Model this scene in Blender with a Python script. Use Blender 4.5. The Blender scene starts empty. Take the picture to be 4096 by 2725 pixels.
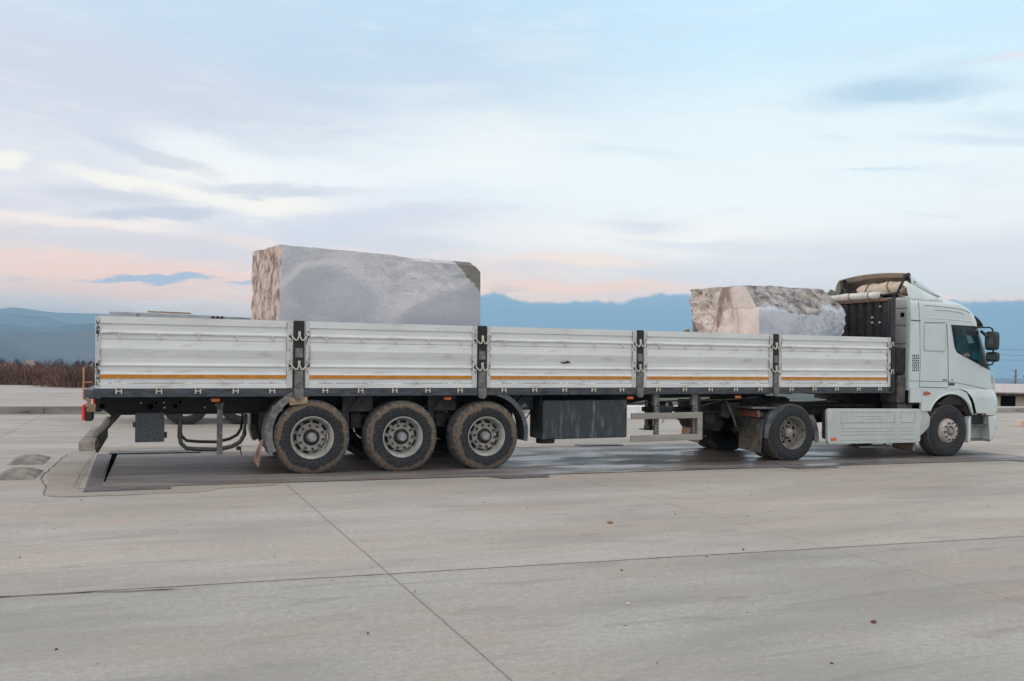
import bpy, bmesh, math, random
from mathutils import Vector, Matrix, noise
random.seed(7)
R = math.radians
sc = bpy.context.scene
COL = bpy.context.collection

# ------------------------------------------------------------------ camera
F = 3400.0
CX, CY, CZ, TH, RO, YP = 0.75489, -12.13268, 1.61847, 0.39456, 0.02395, 1457.022
PHI, Z0 = 0.01339, 1.17622          # pitch of the trailer deck, height of its gate bottoms
cd = bpy.data.cameras.new('camera'); cam = bpy.data.objects.new('camera', cd); COL.objects.link(cam)
rr = Vector((math.cos(TH), -math.sin(TH), 0)); ff = Vector((math.sin(TH), math.cos(TH), 0)); zz = Vector((0, 0, 1))
ix = rr*math.cos(RO) + zz*math.sin(RO); iy = -rr*math.sin(RO) + zz*math.cos(RO)
m = Matrix((ix, iy, -ff)).transposed().to_4x4(); m.translation = Vector((CX, CY, CZ)); cam.matrix_world = m
cd.sensor_width = 36; cd.lens = F/4096*36; cd.shift_y = (YP-1362.5)/4096
cd.clip_start = .1; cd.clip_end = 40000
sc.camera = cam

def ray(px, py):
    a = (px-2048)/F; b = (py-YP)/F
    u = a*math.cos(RO)+b*math.sin(RO); v = -a*math.sin(RO)+b*math.cos(RO)
    return Vector((u*math.cos(TH)+math.sin(TH), -u*math.sin(TH)+math.cos(TH), -v))
def W(px, py, y=0.0):                # point of the vertical plane Y=y seen there
    d = ray(px, py); c = Vector((CX, CY, CZ)); return c+d*((y-CY)/d.y)
def G(px, py, z=0.0):                # point of the level plane Z=z seen there
    d = ray(px, py); c = Vector((CX, CY, CZ)); return c+d*((z-CZ)/d.z)
TM = Matrix.Translation((0, 0, Z0)) @ Matrix.Rotation(-PHI, 4, 'Y')   # trailer frame, z=0 at gate bottoms
TMI = TM.inverted()
def T(px, py, y=0.0): return TMI @ W(px, py, y)

def lin(c):
    c = c/255.0
    return c/12.92 if c <= .04045 else ((c+.055)/1.055)**2.4
def RGB(r, g, b): return (lin(r), lin(g), lin(b), 1)

# ------------------------------------------------------------------ node helper
class N:
    def __init__(s, tree): s.t = tree
    def __call__(s, kind, **kw):
        n = s.t.nodes.new(kind)
        for k, v in kw.items():
            if k.startswith('i_'):
                key = k[2:]; key = int(key) if key.isdigit() else key.replace('_', ' ')
                if isinstance(v, bpy.types.NodeSocket): s.t.links.new(v, n.inputs[key])
                else: n.inputs[key].default_value = v
            else: setattr(n, k, v)
        return n
    def math(s, op, a, b=None, c=None, clamp=False):
        n = s.t.nodes.new('ShaderNodeMath'); n.operation = op; n.use_clamp = clamp
        for i, v in enumerate((a, b, c)):
            if v is None: continue
            if isinstance(v, bpy.types.NodeSocket): s.t.links.new(v, n.inputs[i])
            else: n.inputs[i].default_value = v
        return n.outputs[0]
    def mix(s, f, a, b, mode='MIX'):
        n = s.t.nodes.new('ShaderNodeMix'); n.data_type = 'RGBA'; n.blend_type = mode
        for i, v in ((0, f), (6, a), (7, b)):
            if isinstance(v, bpy.types.NodeSocket): s.t.links.new(v, n.inputs[i])
            else: n.inputs[i].default_value = v
        return n.outputs[2]
    def ramp(s, f, lo, hi, a=0.0, b=1.0, smooth=True):
        n = s.t.nodes.new('ShaderNodeMapRange'); n.interpolation_type = 'SMOOTHSTEP' if smooth else 'LINEAR'
        s.t.links.new(f, n.inputs[0])
        for i, v in ((1, lo), (2, hi), (3, a), (4, b)): n.inputs[i].default_value = v
        return n.outputs[0]
    def noise(s, vec, scale, detail=4, rough=.55, dist=0.0):
        n = s('ShaderNodeTexNoise', i_Scale=scale, i_Detail=detail, i_Roughness=rough, i_Distortion=dist)
        s.t.links.new(vec, n.inputs['Vector']); return n.outputs['Fac']
    def scaled(s, vec, sx, sy, sz, loc=(0, 0, 0), rot=(0, 0, 0)):
        n = s('ShaderNodeMapping'); n.inputs['Scale'].default_value = (sx, sy, sz)
        n.inputs['Location'].default_value = loc; n.inputs['Rotation'].default_value = rot
        s.t.links.new(vec, n.inputs['Vector']); return n.outputs[0]

# ------------------------------------------------------------------ world
SUN_AZ_DIR = Vector((-0.86, 0.50, 0)).normalized()      # the glow comes from behind the lorry's tail
SUN_EL = R(9)
w = bpy.data.worlds.new("World"); sc.world = w; w.use_nodes = True
nt = w.node_tree; nt.nodes.clear(); n = N(nt)
tc = n('ShaderNodeTexCoord').outputs['Generated']
def vdot(v): 
    d = n('ShaderNodeVectorMath', operation='DOT_PRODUCT'); nt.links.new(tc, d.inputs[0]); d.inputs[1].default_value = v; return d.outputs['Value']
dR, dF = vdot(rr), vdot(ff); dZ = vdot(zz)
az = n.math('ARCTAN2', dR, dF); el = n.math('ARCSINE', dZ)
azs = n.math('MULTIPLY', az, n.math('COSINE', el))
ae = n('ShaderNodeCombineXYZ', i_X=azs, i_Y=el).outputs[0]
# streaky turbulence that bends every edge
w1 = n.noise(n.scaled(ae, 5, 16, 1), 1.0, 5, .6); w2 = n.noise(n.scaled(ae, 5, 16, 1, (7, 3, 0)), 1.0, 5, .6)
w3 = n.noise(n.scaled(ae, 16, 60, 1, (1, 9, 0)), 1.0, 6, .65); w4 = n.noise(n.scaled(ae, 14, 44, 1, (4, 2, 0)), 1.0, 6, .65)
ax = n.math('ADD', azs, n.math('ADD', n.math('MULTIPLY', n.math('SUBTRACT', w1, .5), .07), n.math('MULTIPLY', n.math('SUBTRACT', w4, .5), .05)))
ey = n.math('ADD', el, n.math('ADD', n.math('MULTIPLY', n.math('SUBTRACT', w2, .5), .024), n.math('MULTIPLY', n.math('SUBTRACT', w3, .5), .022)))
wv = n('ShaderNodeCombineXYZ', i_X=ax, i_Y=ey).outputs[0]
def column(stops):
    cr = n('ShaderNodeValToRGB'); nt.links.new(n.math('DIVIDE', ey, R(32), clamp=True), cr.inputs[0])
    e = cr.color_ramp.elements
    while len(e) < len(stops): e.new(.5)
    for i, (y, c) in enumerate(sorted(stops, key=lambda s: -s[0])):
        e[i].position = max(0, min(1, math.degrees(math.atan((1457-y)/F))/32 if y > -900 else 1)); e[i].color = RGB(*c)
    return cr.outputs[0]
left = column([(1457, (222, 196, 186)), (1270, (232, 205, 196)), (1160, (253, 211, 194)), (1060, (247, 213, 202)), (960, (216, 212, 224)), (850, (226, 222, 230)), (700, (222, 224, 234)), (450, (207, 212, 228)), (200, (203, 218, 235)), (0, (200, 220, 238)), (-901, (205, 225, 242))])
mid = column([(1457, (236, 205, 190)), (1200, (252, 208, 188)), (1080, (240, 216, 210)), (960, (222, 221, 232)), (820, (228, 232, 242)), (620, (232, 239, 247)), (420, (206, 219, 236)), (200, (192, 214, 236)), (0, (190, 216, 240)), (-901, (205, 228, 245))])
right = column([(1457, (228, 206, 200)), (1230, (248, 216, 202)), (1150, (222, 219, 226)), (1000, (228, 228, 236)), (860, (238, 241, 246)), (650, (232, 243, 250)), (420, (216, 237, 250)), (200, (202, 232, 251)), (0, (199, 231, 252)), (-901, (205, 233, 250))])
def azpx(x): return math.atan((x-2048)/F)
c = n.mix(n.ramp(ax, azpx(100), azpx(1700)), left, mid)
c = n.mix(n.ramp(ax, azpx(1700), azpx(3000)), c, right)
# soft bands of thicker and thinner cloud
s1 = n.noise(n.scaled(wv, 3.0, 20, 1, (2.2, 0.4, 0), (0, 0, R(5))), 1.0, 6, .58)
fade = n.math('MULTIPLY', n.ramp(ax, azpx(5200), azpx(1200), .2, .55), n.ramp(el, R(20), R(12), .45, 1))
c = n.mix(n.math('MULTIPLY', n.ramp(s1, .52, .70), fade), c, RGB(206, 207, 222))
c = n.mix(n.math('MULTIPLY', n.ramp(s1, .46, .30), n.math('MULTIPLY', fade, .9)), c, RGB(250, 247, 243))
s2 = n.noise(n.scaled(wv, 9, 46, 1, (6.2, 1.4, 0), (0, 0, R(7))), 1.0, 7, .66)
c = n.mix(n.math('MULTIPLY', n.ramp(s2, .50, .66), n.math('MULTIPLY', fade, .55)), c, RGB(203, 208, 221))
c = n.mix(n.math('MULTIPLY', n.ramp(s2, .48, .34), n.math('MULTIPLY', fade, .6)), c, RGB(248, 245, 243))
def blob(x, y, sx, sy, rot, col, al, soft=.85):
    global c
    d = ray(x, y).normalized(); a = math.atan2(d.dot(rr), d.dot(ff)); e = math.asin(d.z)
    mp = n('ShaderNodeVectorMath', operation='SUBTRACT'); nt.links.new(wv, mp.inputs[0]); mp.inputs[1].default_value = (a*math.cos(e), e, 0)
    v = n('ShaderNodeVectorRotate', rotation_type='Z_AXIS'); nt.links.new(mp.outputs[0], v.inputs[0]); v.inputs['Angle'].default_value = R(rot)
    sv = n('ShaderNodeVectorMath', operation='MULTIPLY'); nt.links.new(v.outputs[0], sv.inputs[0]); sv.inputs[1].default_value = (F/sx, F/sy, 0)
    ln = n('ShaderNodeVectorMath', operation='LENGTH'); nt.links.new(sv.outputs[0], ln.inputs[0])
    k = n.ramp(ln.outputs['Value'], 1.15, 1.15-soft, 0, al); c = n.mix(k, c, RGB(*col))
LAV, CRM, WHT, PCH = (199, 204, 217), (250, 244, 236), (244, 248, 250), (255, 206, 184)
blob(500, 420, 900, 280, 0, (206, 210, 227), .45, 1.1)
blob(3000, 620, 1500, 330, 0, (236, 247, 253), .75, 1.1)
blob(2050, 600, 620, 180, 12, WHT, .6, 1.1)
blob(2500, 960, 1100, 110, 0, (248, 243, 241), .6, 1)
blob(870, 610, 330, 75, 8, WHT, .75, .9)
blob(560, 735, 330, 34, 5, CRM, .85, .8)
blob(950, 735, 460, 88, 6, (249, 245, 242), .85, 1)
blob(1250, 690, 420, 70, 0, WHT, .6, .9)
blob(20, 645, 80, 32, -20, CRM, .8, .8)
blob(330, 885, 420, 40, -4, (252, 236, 228), .8, .8)
blob(1120, 825, 330, 60, 4, CRM, .75, .9)
blob(1750, 680, 500, 60, -10, (246, 247, 250), .5, .9)
blob(620, 625, 300, 34, 12, LAV, .6, .8)
blob(400, 770, 300, 40, 0, (204, 204, 219), .8, .8)
blob(600, 848, 300, 28, -7, (196, 200, 216), .95, .7)
blob(1100, 762, 360, 30, -2, (203, 206, 222), .8, .8)
blob(1500, 890, 520, 75, -7, (207, 210, 225), .75, .9)
blob(600, 985, 900, 62, 0, (213, 210, 223), .75, .9)
blob(1500, 985, 500, 55, -2, (211, 211, 224), .7, .9)
blob(350, 1090, 700, 42, -2, PCH, .7, .9)
blob(1500, 1060, 800, 50, 8, (252, 226, 212), .6, .9)
blob(590, 1118, 260, 15, -4, (165, 177, 206), 1, .55)
blob(950, 1131, 60, 7, -3, (175, 186, 208), .9, .6)
blob(2050, 1150, 110, 12, 0, (160, 178, 208), 1, .5)
blob(60, 1124, 60, 7, 0, (200, 196, 205), .7, .7)
blob(2560, 905, 270, 44, 2, (212, 215, 229), .75, 1.1)
blob(2850, 985, 520, 26, 3, (214, 216, 228), .5, .9)
blob(2300, 1045, 420, 28, 2, (253, 226, 211), .75, .9)
blob(3650, 1000, 900, 90, 0, (218, 218, 229), .55, 1)
blob(3600, 355, 380, 60, 3, (180, 207, 230), .9, .95)
blob(3950, 560, 330, 26, 8, (196, 214, 232), .5, 1)
blob(4020, 225, 160, 20, -6, (238, 226, 230), .6, 1)
blob(3780, 270, 260, 34, -4, (192, 216, 236), .45, 1.1)
blob(3380, 425, 320, 34, 4, (196, 220, 238), .4, 1.1)
blob(4000, 480, 240, 55, 12, (196, 218, 236), .5, 1.1)
blob(3350, 560, 160, 14, 6, (205, 225, 240), .3, 1.1)
blob(3520, 684, 170, 9, 2, (205, 222, 236), .6, 1.0)
blob(3700, 852, 170, 14, 6, (216, 221, 232), .5, 1.1)
blob(2500, 600, 330, 22, 6, (215, 232, 245), .5, .9)
blob(1000, 180, 900, 190, 10, (190, 211, 235), .55, 1.1)
blob(4050, 1225, 420, 34, -1, (255, 212, 190), .95, .9)
blob(2300, 1150, 800, 36, 0, (255, 210, 190), .85, 1)
blob(800, 1180, 900, 34, 0, (255, 203, 184), .7, 1)
lowk = n.math('ADD', 1.0, n.math('ADD', n.ramp(el, R(16), R(6), 0, .22), n.ramp(el, R(7), R(2), 0, .30)))
cl = n('ShaderNodeCombineXYZ', i_X=n.math('POWER', lowk, 1.06), i_Y=lowk, i_Z=n.math('POWER', lowk, .80))
c = n.mix(1.0, c, cl.outputs[0], 'MULTIPLY')
# slate-blue bank of cloud lying along the horizon on the right
edge = n.math('ADD', n.math('ADD', R(4.35), n.math('MULTIPLY', n.math('SUBTRACT', n.noise(n.scaled(ae, 9, 1, 1), 1.0, 6, .62), .5), .030)), n.math('MULTIPLY', n.math('SUBTRACT', w3, .5), .01))
def bump(px, wd, h_):
    q = n.math('DIVIDE', n.math('SUBTRACT', az, azpx(px)), wd/F); return n.math('MULTIPLY', n.ramp(n.math('ABSOLUTE', q), 1.0, .1), h_/F)
edge = n.math('ADD', edge, n.math('ADD', bump(1985, 120, 18), n.math('ADD', bump(2690, 260, 26), n.math('MULTIPLY', n.math('SUBTRACT', n.noise(n.scaled(ae, 50, 1, 1), 1.0, 5, .6), .5), .009))))
below = n.ramp(n.math('SUBTRACT', edge, el), -.003, .003)
side = n.ramp(az, azpx(1500), azpx(1900))
bankc = n('ShaderNodeValToRGB'); nt.links.new(n.math('DIVIDE', el, R(4.6), clamp=True), bankc.inputs[0])
bs = bankc.color_ramp.elements; bs.new(.5); bs.new(.8)
for i, (p, cc) in enumerate(((0, (146, 192, 222)), (.3, (118, 172, 212)), (.75, (122, 166, 202)), (1, (140, 176, 206)))): bs[i].position = p; bs[i].color = RGB(*cc)
c = n.mix(n.math('MULTIPLY', below, side), c, bankc.outputs[0])
c = n.mix(n.ramp(dZ, 0, -.02), c, RGB(150, 165, 180))
c = n.mix(1.0, c, (1.0, .985, .945, 1), 'MULTIPLY')
# neutral fill dome, brightened for the near side, behind the photographer and overhead
back = n.ramp(dF, .25, -.5); up = n.ramp(el, R(26), R(55))
c2 = n.mix(n.math('MAXIMUM', back, up), c, (1.06, 1.05, 1.05, 1))
c2 = n.mix(n.ramp(dZ, 0, -.02), c2, RGB(140, 145, 150))
sky = n('ShaderNodeTexSky', sky_type='NISHITA', sun_disc=False)
sky.sun_elevation = SUN_EL; sky.sun_rotation = math.atan2(SUN_AZ_DIR.x, SUN_AZ_DIR.y)
bg1 = n('ShaderNodeBackground', i_Color=sky.outputs[0], i_Strength=.05*.2)
bg2 = n('ShaderNodeBackground', i_Color=c2, i_Strength=1.19)
ad = n('ShaderNodeAddShader'); nt.links.new(bg1.outputs[0], ad.inputs[0]); nt.links.new(bg2.outputs[0], ad.inputs[1])
nt.links.new(ad.outputs[0], n('ShaderNodeOutputWorld').inputs[0])
w.cycles.sampling_method = 'MANUAL'; w.cycles.sample_map_resolution = 512

sd = bpy.data.lights.new('sun', 'SUN'); sd.energy = 1.5; sd.angle = R(22); sd.color = (1.0, .70, .50)
so = bpy.data.objects.new('sun', sd); COL.objects.link(so)
dirv = SUN_AZ_DIR*math.cos(SUN_EL)+zz*math.sin(SUN_EL)
so.rotation_euler = dirv.to_track_quat('Z', 'Y').to_euler(); so.location = (-20, 20, 20)
sc.view_settings.view_transform = 'Standard'; sc.view_settings.look = 'None'
sc.view_settings.exposure = 0.0; sc.view_settings.gamma = 1

# ------------------------------------------------------------------ materials
MAT = {}
def mat(name, col, rough=.6, metal=0, var=.12, vscale=3, col2=None, c2lo=.55, c2hi=.7, c2scale=4, bump=0, bscale=40, spec=.5, stretch=(1, 1, 1), dust=None, dustamt=.5, coat=0):
    if name in MAT: return MAT[name]
    m = bpy.data.materials.new(name); m.use_nodes = True; t = m.node_tree; k = N(t)
    b = t.nodes['Principled BSDF']; co = k('ShaderNodeTexCoord').outputs['Object']
    v = k.scaled(co, *stretch)
    f = k.noise(v, vscale, 6, .6)
    dark = tuple(x*(1-var*2) for x in col[:3])+(1,); lite = tuple(min(1, x*(1+var)) for x in col[:3])+(1,)
    cc = k.mix(k.ramp(f, .3, .72), dark, lite)
    if col2: cc = k.mix(k.ramp(k.noise(v, c2scale, 8, .65), c2lo, c2hi), cc, col2)
    if dust:
        geo = k('ShaderNodeNewGeometry'); sx = k('ShaderNodeSeparateXYZ', i_0=geo.outputs['Normal'])
        d = k.math('MULTIPLY', k.ramp(sx.outputs[2], -.2, 1, .25, 1), k.ramp(k.noise(co, 9, 6, .7), .35, .65))
        cc = k.mix(k.math('MULTIPLY', d, dustamt), cc, dust)
    t.links.new(cc, b.inputs['Base Color'])
    b.inputs['Roughness'].default_value = rough; b.inputs['Metallic'].default_value = metal
    b.inputs['Specular IOR Level'].default_value = spec; b.inputs['Coat Weight'].default_value = coat
    if bump:
        bp = k('ShaderNodeBump', i_Strength=bump, i_Distance=.01, i_Height=k.noise(co, bscale, 6, .65)); t.links.new(bp.outputs[0], b.inputs['Normal'])
    MAT[name] = m; return m
DUST = RGB(150, 132, 112)
white = mat('gate_paint', (.71, .71, .70, 1), .40, var=.05, vscale=1.3, stretch=(.5, 1, 3), col2=(.46, .43, .38, 1), c2lo=.53, c2hi=.74, c2scale=4)
rusty = mat('chipped_paint', (.60, .60, .57, 1), .55, var=.08, col2=(.10, .055, .03, 1), c2lo=.635, c2hi=.66, c2scale=11)
cream = mat('cream_steel', (.64, .60, .50, 1), .5, var=.15, col2=(.12, .07, .04, 1), c2lo=.60, c2hi=.66, c2scale=40)
orange = mat('orange_tape', (.56, .215, .012, 1), .4, var=.10, vscale=6)
lampor = mat('orange_lens', (.80, .17, .04, 1), .3, var=.15, vscale=30)
lampred = mat('red_lens', (.85, .03, .02, 1), .25, var=.05)
darkst = mat('dark_steel', (.035, .038, .045, 1), .5, var=.25, vscale=8, dust=DUST, dustamt=.25, bump=.3)
railm = mat('rail_steel', (.055, .062, .075, 1), .45, var=.3, vscale=9, stretch=(.6, 1, 2), col2=(.15, .14, .14, 1), c2lo=.5, c2hi=.8, c2scale=14, bump=.2)
blackm = mat('black_steel', (.012, .012, .013, 1), .6, var=.3, vscale=6, dust=(.08, .07, .06, 1), dustamt=.3)
muddy = mat('muddy_steel', (.045, .040, .036, 1), .8, var=.3, vscale=7, col2=(.13, .105, .085, 1), c2lo=.45, c2hi=.75, c2scale=6, bump=.6)
flapm = mat('flap_rubber', (.10, .09, .08, 1), .85, var=.25, vscale=5, col2=(.18, .15, .12, 1), c2lo=.45, c2hi=.7, c2scale=9, bump=.4)
grey = mat('worn_grey', (.17, .165, .16, 1), .6, var=.25, vscale=6, col2=(.28, .24, .20, 1), c2lo=.5, c2hi=.7, c2scale=12, bump=.4)
alu = mat('aluminium_profile', (.36, .33, .295, 1), .45, metal=.15, var=.12, vscale=3, stretch=(.4, 1, 3))
aluold = mat('grimy_beam', (.36, .31, .26, 1), .6, var=.2, vscale=5, col2=(.12, .10, .08, 1), c2lo=.55, c2hi=.7, c2scale=8, bump=.3)
rimm = mat('rim_paint', (.48, .455, .42, 1), .5, var=.18, vscale=6, col2=(.20, .16, .12, 1), c2lo=.55, c2hi=.8, c2scale=5)
discm = mat('wheel_disc', (.36, .33, .30, 1), .7, var=.2, vscale=12, bump=.3)
hubm = mat('hub_steel', (.34, .34, .35, 1), .5, metal=.3, var=.2, vscale=20, bump=.2)
cabm = mat('cab_paint', (.62, .675, .66, 1), .26, var=.03, vscale=1.2, coat=.45, col2=(.50, .53, .50, 1), c2lo=.52, c2hi=.85, c2scale=3)
cabdirty = mat('cab_paint_dirty', (.50, .54, .51, 1), .5, var=.12, vscale=4, col2=(.22, .17, .12, 1), c2lo=.60, c2hi=.75, c2scale=5)
backwall = mat('cab_back_paint', (.52, .52, .49, 1), .5, var=.08, vscale=2, col2=(.2, .18, .15, 1), c2lo=.6, c2hi=.8, c2scale=5)
seam = mat('seam_shadow', (.07, .08, .08, 1), .7, var=.05)
plastic = mat('black_plastic', (.016, .022, .024, 1), .38, var=.1, dust=(.12, .12, .12, 1), dustamt=.2)
tarp = mat('tarp_cloth', (.62, .53, .43, 1), .8, var=.1, vscale=5, col2=(.42, .33, .25, 1), c2lo=.5, c2hi=.7, c2scale=5, bump=.6, bscale=9)
whtarp = mat('white_tarp', (.62, .60, .56, 1), .7, var=.1, vscale=5, col2=(.3, .27, .24, 1), c2lo=.58, c2hi=.68, c2scale=7, bump=.5, bscale=12)
bulk = mat('bulkhead_paint', (.028, .023, .023, 1), .65, var=.35, vscale=5, stretch=(1, 1, .6), col2=(.12, .10, .095, 1), c2lo=.55, c2hi=.7, c2scale=26, bump=.5)
plywood = mat('bulkhead_board', (.16, .085, .05, 1), .7, var=.2, vscale=4, stretch=(1, 1, .3))
wood = mat('old_board', (.36, .25, .16, 1), .8, var=.2, vscale=4, stretch=(.4, 2, 2), col2=(.13, .09, .06, 1), c2lo=.5, c2hi=.75, c2scale=12, bump=.5)
toolm = None

def custom(name):
    m = bpy.data.materials.new(name); m.use_nodes = True; MAT[name] = m
    k = N(m.node_tree); return m, m.node_tree, k, m.node_tree.nodes['Principled BSDF'], k('ShaderNodeTexCoord').outputs['Object']
# tool box: dusty dark panel with slanting wipe streaks
toolm, t, k, b, co = custom('toolbox_paint')
st = k.noise(k.scaled(co, 9, 1, 1.6, (0, 0, 0), (0, R(-24), 0)), 1.2, 7, .7)
gr = k.noise(co, 60, 4, .7)
cc = k.mix(k.ramp(st, .5, .75), (.028, .038, .045, 1), (.22, .24, .25, 1)); cc = k.mix(k.ramp(gr, .5, .75, 0, .5), cc, (.13, .14, .15, 1))
t.links.new(cc, b.inputs['Base Color']); b.inputs['Roughness'].default_value = .6
# tyres: rubber with a ragged ring of dried mud (wheel axis = local Y)
def tyre_mat(name, r0, r1, mud, amt):
    m, t, k, b, co = custom(name)
    s = k('ShaderNodeSeparateXYZ', i_0=co)
    rad = k.math('SQRT', k.math('ADD', k.math('POWER', s.outputs[0], 2), k.math('POWER', s.outputs[2], 2)))
    oi = k('ShaderNodeObjectInfo').outputs['Random']
    off = k('ShaderNodeVectorMath', operation='ADD'); t.links.new(co, off.inputs[0])
    cx = k('ShaderNodeCombineXYZ', i_X=k.math('MULTIPLY', oi, 20), i_Y=k.math('MULTIPLY', oi, 7)); t.links.new(cx.outputs[0], off.inputs[1])
    nz = k.noise(off.outputs[0], 5, 7, .65)
    nf = k.noise(off.outputs[0], 26, 6, .75)
    rw = k.math('ADD', k.math('ADD', rad, k.math('MULTIPLY', k.math('SUBTRACT', nz, .5), .17)), k.math('ADD', k.math('MULTIPLY', k.math('SUBTRACT', nf, .5), .09), k.math('MULTIPLY', k.math('SUBTRACT', oi, .5), .04)))
    fine = k.noise(co, 70, 5, .75)
    msk = k.math('MULTIPLY', k.ramp(rw, r0, r0+.02), k.ramp(fine, .36, .58, .15, 1)); msk = k.math('MULTIPLY', msk, amt)
    rub = k.mix(k.ramp(fine, .45, .75), (.014, .015, .018, 1), (.10, .102, .105, 1))
    c1 = k.mix(msk, rub, mud)
    tread = k.ramp(rad, r1, r1+.015); grime = k.mix(k.ramp(k.noise(co, 14, 6, .7), .35, .7), (.04, .037, .036, 1), (.21, .18, .16, 1))
    c1 = k.mix(tread, c1, grime)
    t.links.new(c1, b.inputs['Base Color']); b.inputs['Roughness'].default_value = .85
    bp = k('ShaderNodeBump', i_Strength=.5, i_Distance=.006, i_Height=fine); t.links.new(bp.outputs[0], b.inputs['Normal']); return m
tyre_tr = tyre_mat('trailer_tyre', .440, .486, (.25, .175, .115, 1), .8)
tyre_dr = tyre_mat('tractor_tyre', .50, .50, (.20, .17, .14, 1), .4)

# ------------------------------------------------------------------ mesh builders
SPLIT = {'gate_upright', 'air_spring', 'wheel_well', 'corner_post', 'headboard_post', 'bolt', 'beam_hole', 'cross_member', 'hole_dot', 'box_lock', 'lock_plate',
         'bumper_bracket', 'frame_member', 'latch_hole', 'wall_edge', 'step_tread', 'bolt_plate', 'fuel_tank', 'upright_slot', 'air_hose', 'body_side', 'body_post', 'chassis_rail',
         'doorway', 'lashing', 'rope', 'sun_blind', 'leaf_spring', 'hanger_bracket', 'deflector_strut', 'marker_rod', 'guard_bracket', 'cross_arm', 'box_fitting', 'mirror_arm', 'spare_wheel_cradle', 'roof_fairing', 'vent_hole', 'box_bracket', 'tank_valve'}
class MB:
    def __init__(s): s.b = bmesh.new()
    def box(s, x0, x1, y0, y1, z0, z1):
        v = [s.b.verts.new(p) for p in ((x0, y0, z0), (x1, y0, z0), (x1, y1, z0), (x0, y1, z0), (x0, y0, z1), (x1, y0, z1), (x1, y1, z1), (x0, y1, z1))]
        for f in ((3, 2, 1, 0), (4, 5, 6, 7), (0, 1, 5, 4), (1, 2, 6, 5), (2, 3, 7, 6), (3, 0, 4, 7)): s.b.faces.new([v[i] for i in f])
        return s
    def hexa(s, pts):
        v = [s.b.verts.new(p) for p in pts]
        for f in ((3, 2, 1, 0), (4, 5, 6, 7), (0, 1, 5, 4), (1, 2, 6, 5), (2, 3, 7, 6), (3, 0, 4, 7)): s.b.faces.new([v[i] for i in f])
        return s
    def prism(s, poly, y0, y1):                 # polygon in XZ pushed through Y
        a = [s.b.verts.new((x, y0, z)) for x, z in poly]; c = [s.b.verts.new((x, y1, z)) for x, z in poly]; n_ = len(poly)
        s.b.faces.new(a); s.b.faces.new(c[::-1])
        for i in range(n_): s.b.faces.new((a[i], c[i], c[(i+1) % n_], a[(i+1) % n_]))
        return s
    def extx(s, poly, x0, x1, cap=True):        # polygon in YZ pushed through X
        a = [s.b.verts.new((x0, y, z)) for y, z in poly]; c = [s.b.verts.new((x1, y, z)) for y, z in poly]; n_ = len(poly)
        if cap: s.b.faces.new(a); s.b.faces.new(c[::-1])
        for i in range(n_): s.b.faces.new((a[i], c[i], c[(i+1) % n_], a[(i+1) % n_]))
        return s
    def tube(s, pts, r, n_=8, closed=False):
        pts = [Vector(p) for p in pts]; rings = []
        for i, p in enumerate(pts):
            d = (pts[min(i+1, len(pts)-1)]-pts[max(i-1, 0)]).normalized()
            a = d.orthogonal().normalized() if abs(d.z) > .99 else d.cross(zz).normalized(); e = d.cross(a).normalized()
            q = r[i] if isinstance(r, (list, tuple)) else r
            rings.append([s.b.verts.new(p+(a*math.cos(2*math.pi*j/n_)+e*math.sin(2*math.pi*j/n_))*q) for j in range(n_)])
        for i in range(len(rings)-1):
            for j in range(n_): s.b.faces.new((rings[i][j], rings[i][(j+1) % n_], rings[i+1][(j+1) % n_], rings[i+1][j]))
        s.b.faces.new(rings[0][::-1]); s.b.faces.new(rings[-1]); return s
    def lathe(s, prof, cx=0, cy=0, cz=0, n_=48, flat=None):     # profile (radius, y) about the Y axis
        rings = []
        for r, y in prof:
            rg = []
            for j in range(n_):
                a = 2*math.pi*j/n_; x = math.cos(a)*r; z = math.sin(a)*r
                if flat is not None and z < flat: z = flat
                rg.append(s.b.verts.new((cx+x, cy+y, cz+z)))
            rings.append(rg)
        for i in range(len(rings)-1):
            for j in range(n_): s.b.faces.new((rings[i][j], rings[i][(j+1) % n_], rings[i+1][(j+1) % n_], rings[i+1][j]))
        return s
    def ribbon(s, pts, wd, y0, y1, fn=None):     # strip lying on a side plane (XZ polyline)
        for i in range(len(pts)-1):
            a = Vector((pts[i][0], 0, pts[i][1])); c_ = Vector((pts[i+1][0], 0, pts[i+1][1])); d = (c_-a).normalized(); e = Vector((-d.z, 0, d.x))*wd/2
            P = [a-e, c_-e, c_+e, a+e]
            s.hexa([(p.x, y0, p.z) for p in P]+[(p.x, y1, p.z) for p in P])
        return s
    def grid(s, rows):
        vs = [[s.b.verts.new(p) for p in r] for r in rows]
        for i in range(len(vs)-1):
            for j in range(len(vs[i])-1): s.b.faces.new((vs[i][j], vs[i][j+1], vs[i+1][j+1], vs[i+1][j]))
        return s
    def build(s, name, m, parent=None, smooth=False, bevel=0, mesh_only=False, weld=False):
        if weld: bmesh.ops.remove_doubles(s.b, verts=s.b.verts, dist=1e-4)
        bmesh.ops.recalc_face_normals(s.b, faces=s.b.faces)
        if name in SPLIT and not mesh_only:
            seen = set(); groups = []
            for v in s.b.verts:
                if v in seen: continue
                st_ = [v]; seen.add(v); isl = []
                while st_:
                    q = st_.pop(); isl.append(q)
                    for e_ in q.link_edges:
                        w_ = e_.other_vert(q)
                        if w_ not in seen: seen.add(w_); st_.append(w_)
                groups.append(isl)
            if len(groups) > 1:
                outs = []
                for isl in groups:
                    nb = MB(); mp = {v: nb.b.verts.new(v.co) for v in isl}
                    fs = {f for v in isl for f in v.link_faces}
                    for f in fs: nb.b.faces.new([mp[v] for v in f.verts])
                    outs.append(nb.build(name, m, parent, smooth, bevel))
                s.b.free(); return outs[0]
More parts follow.
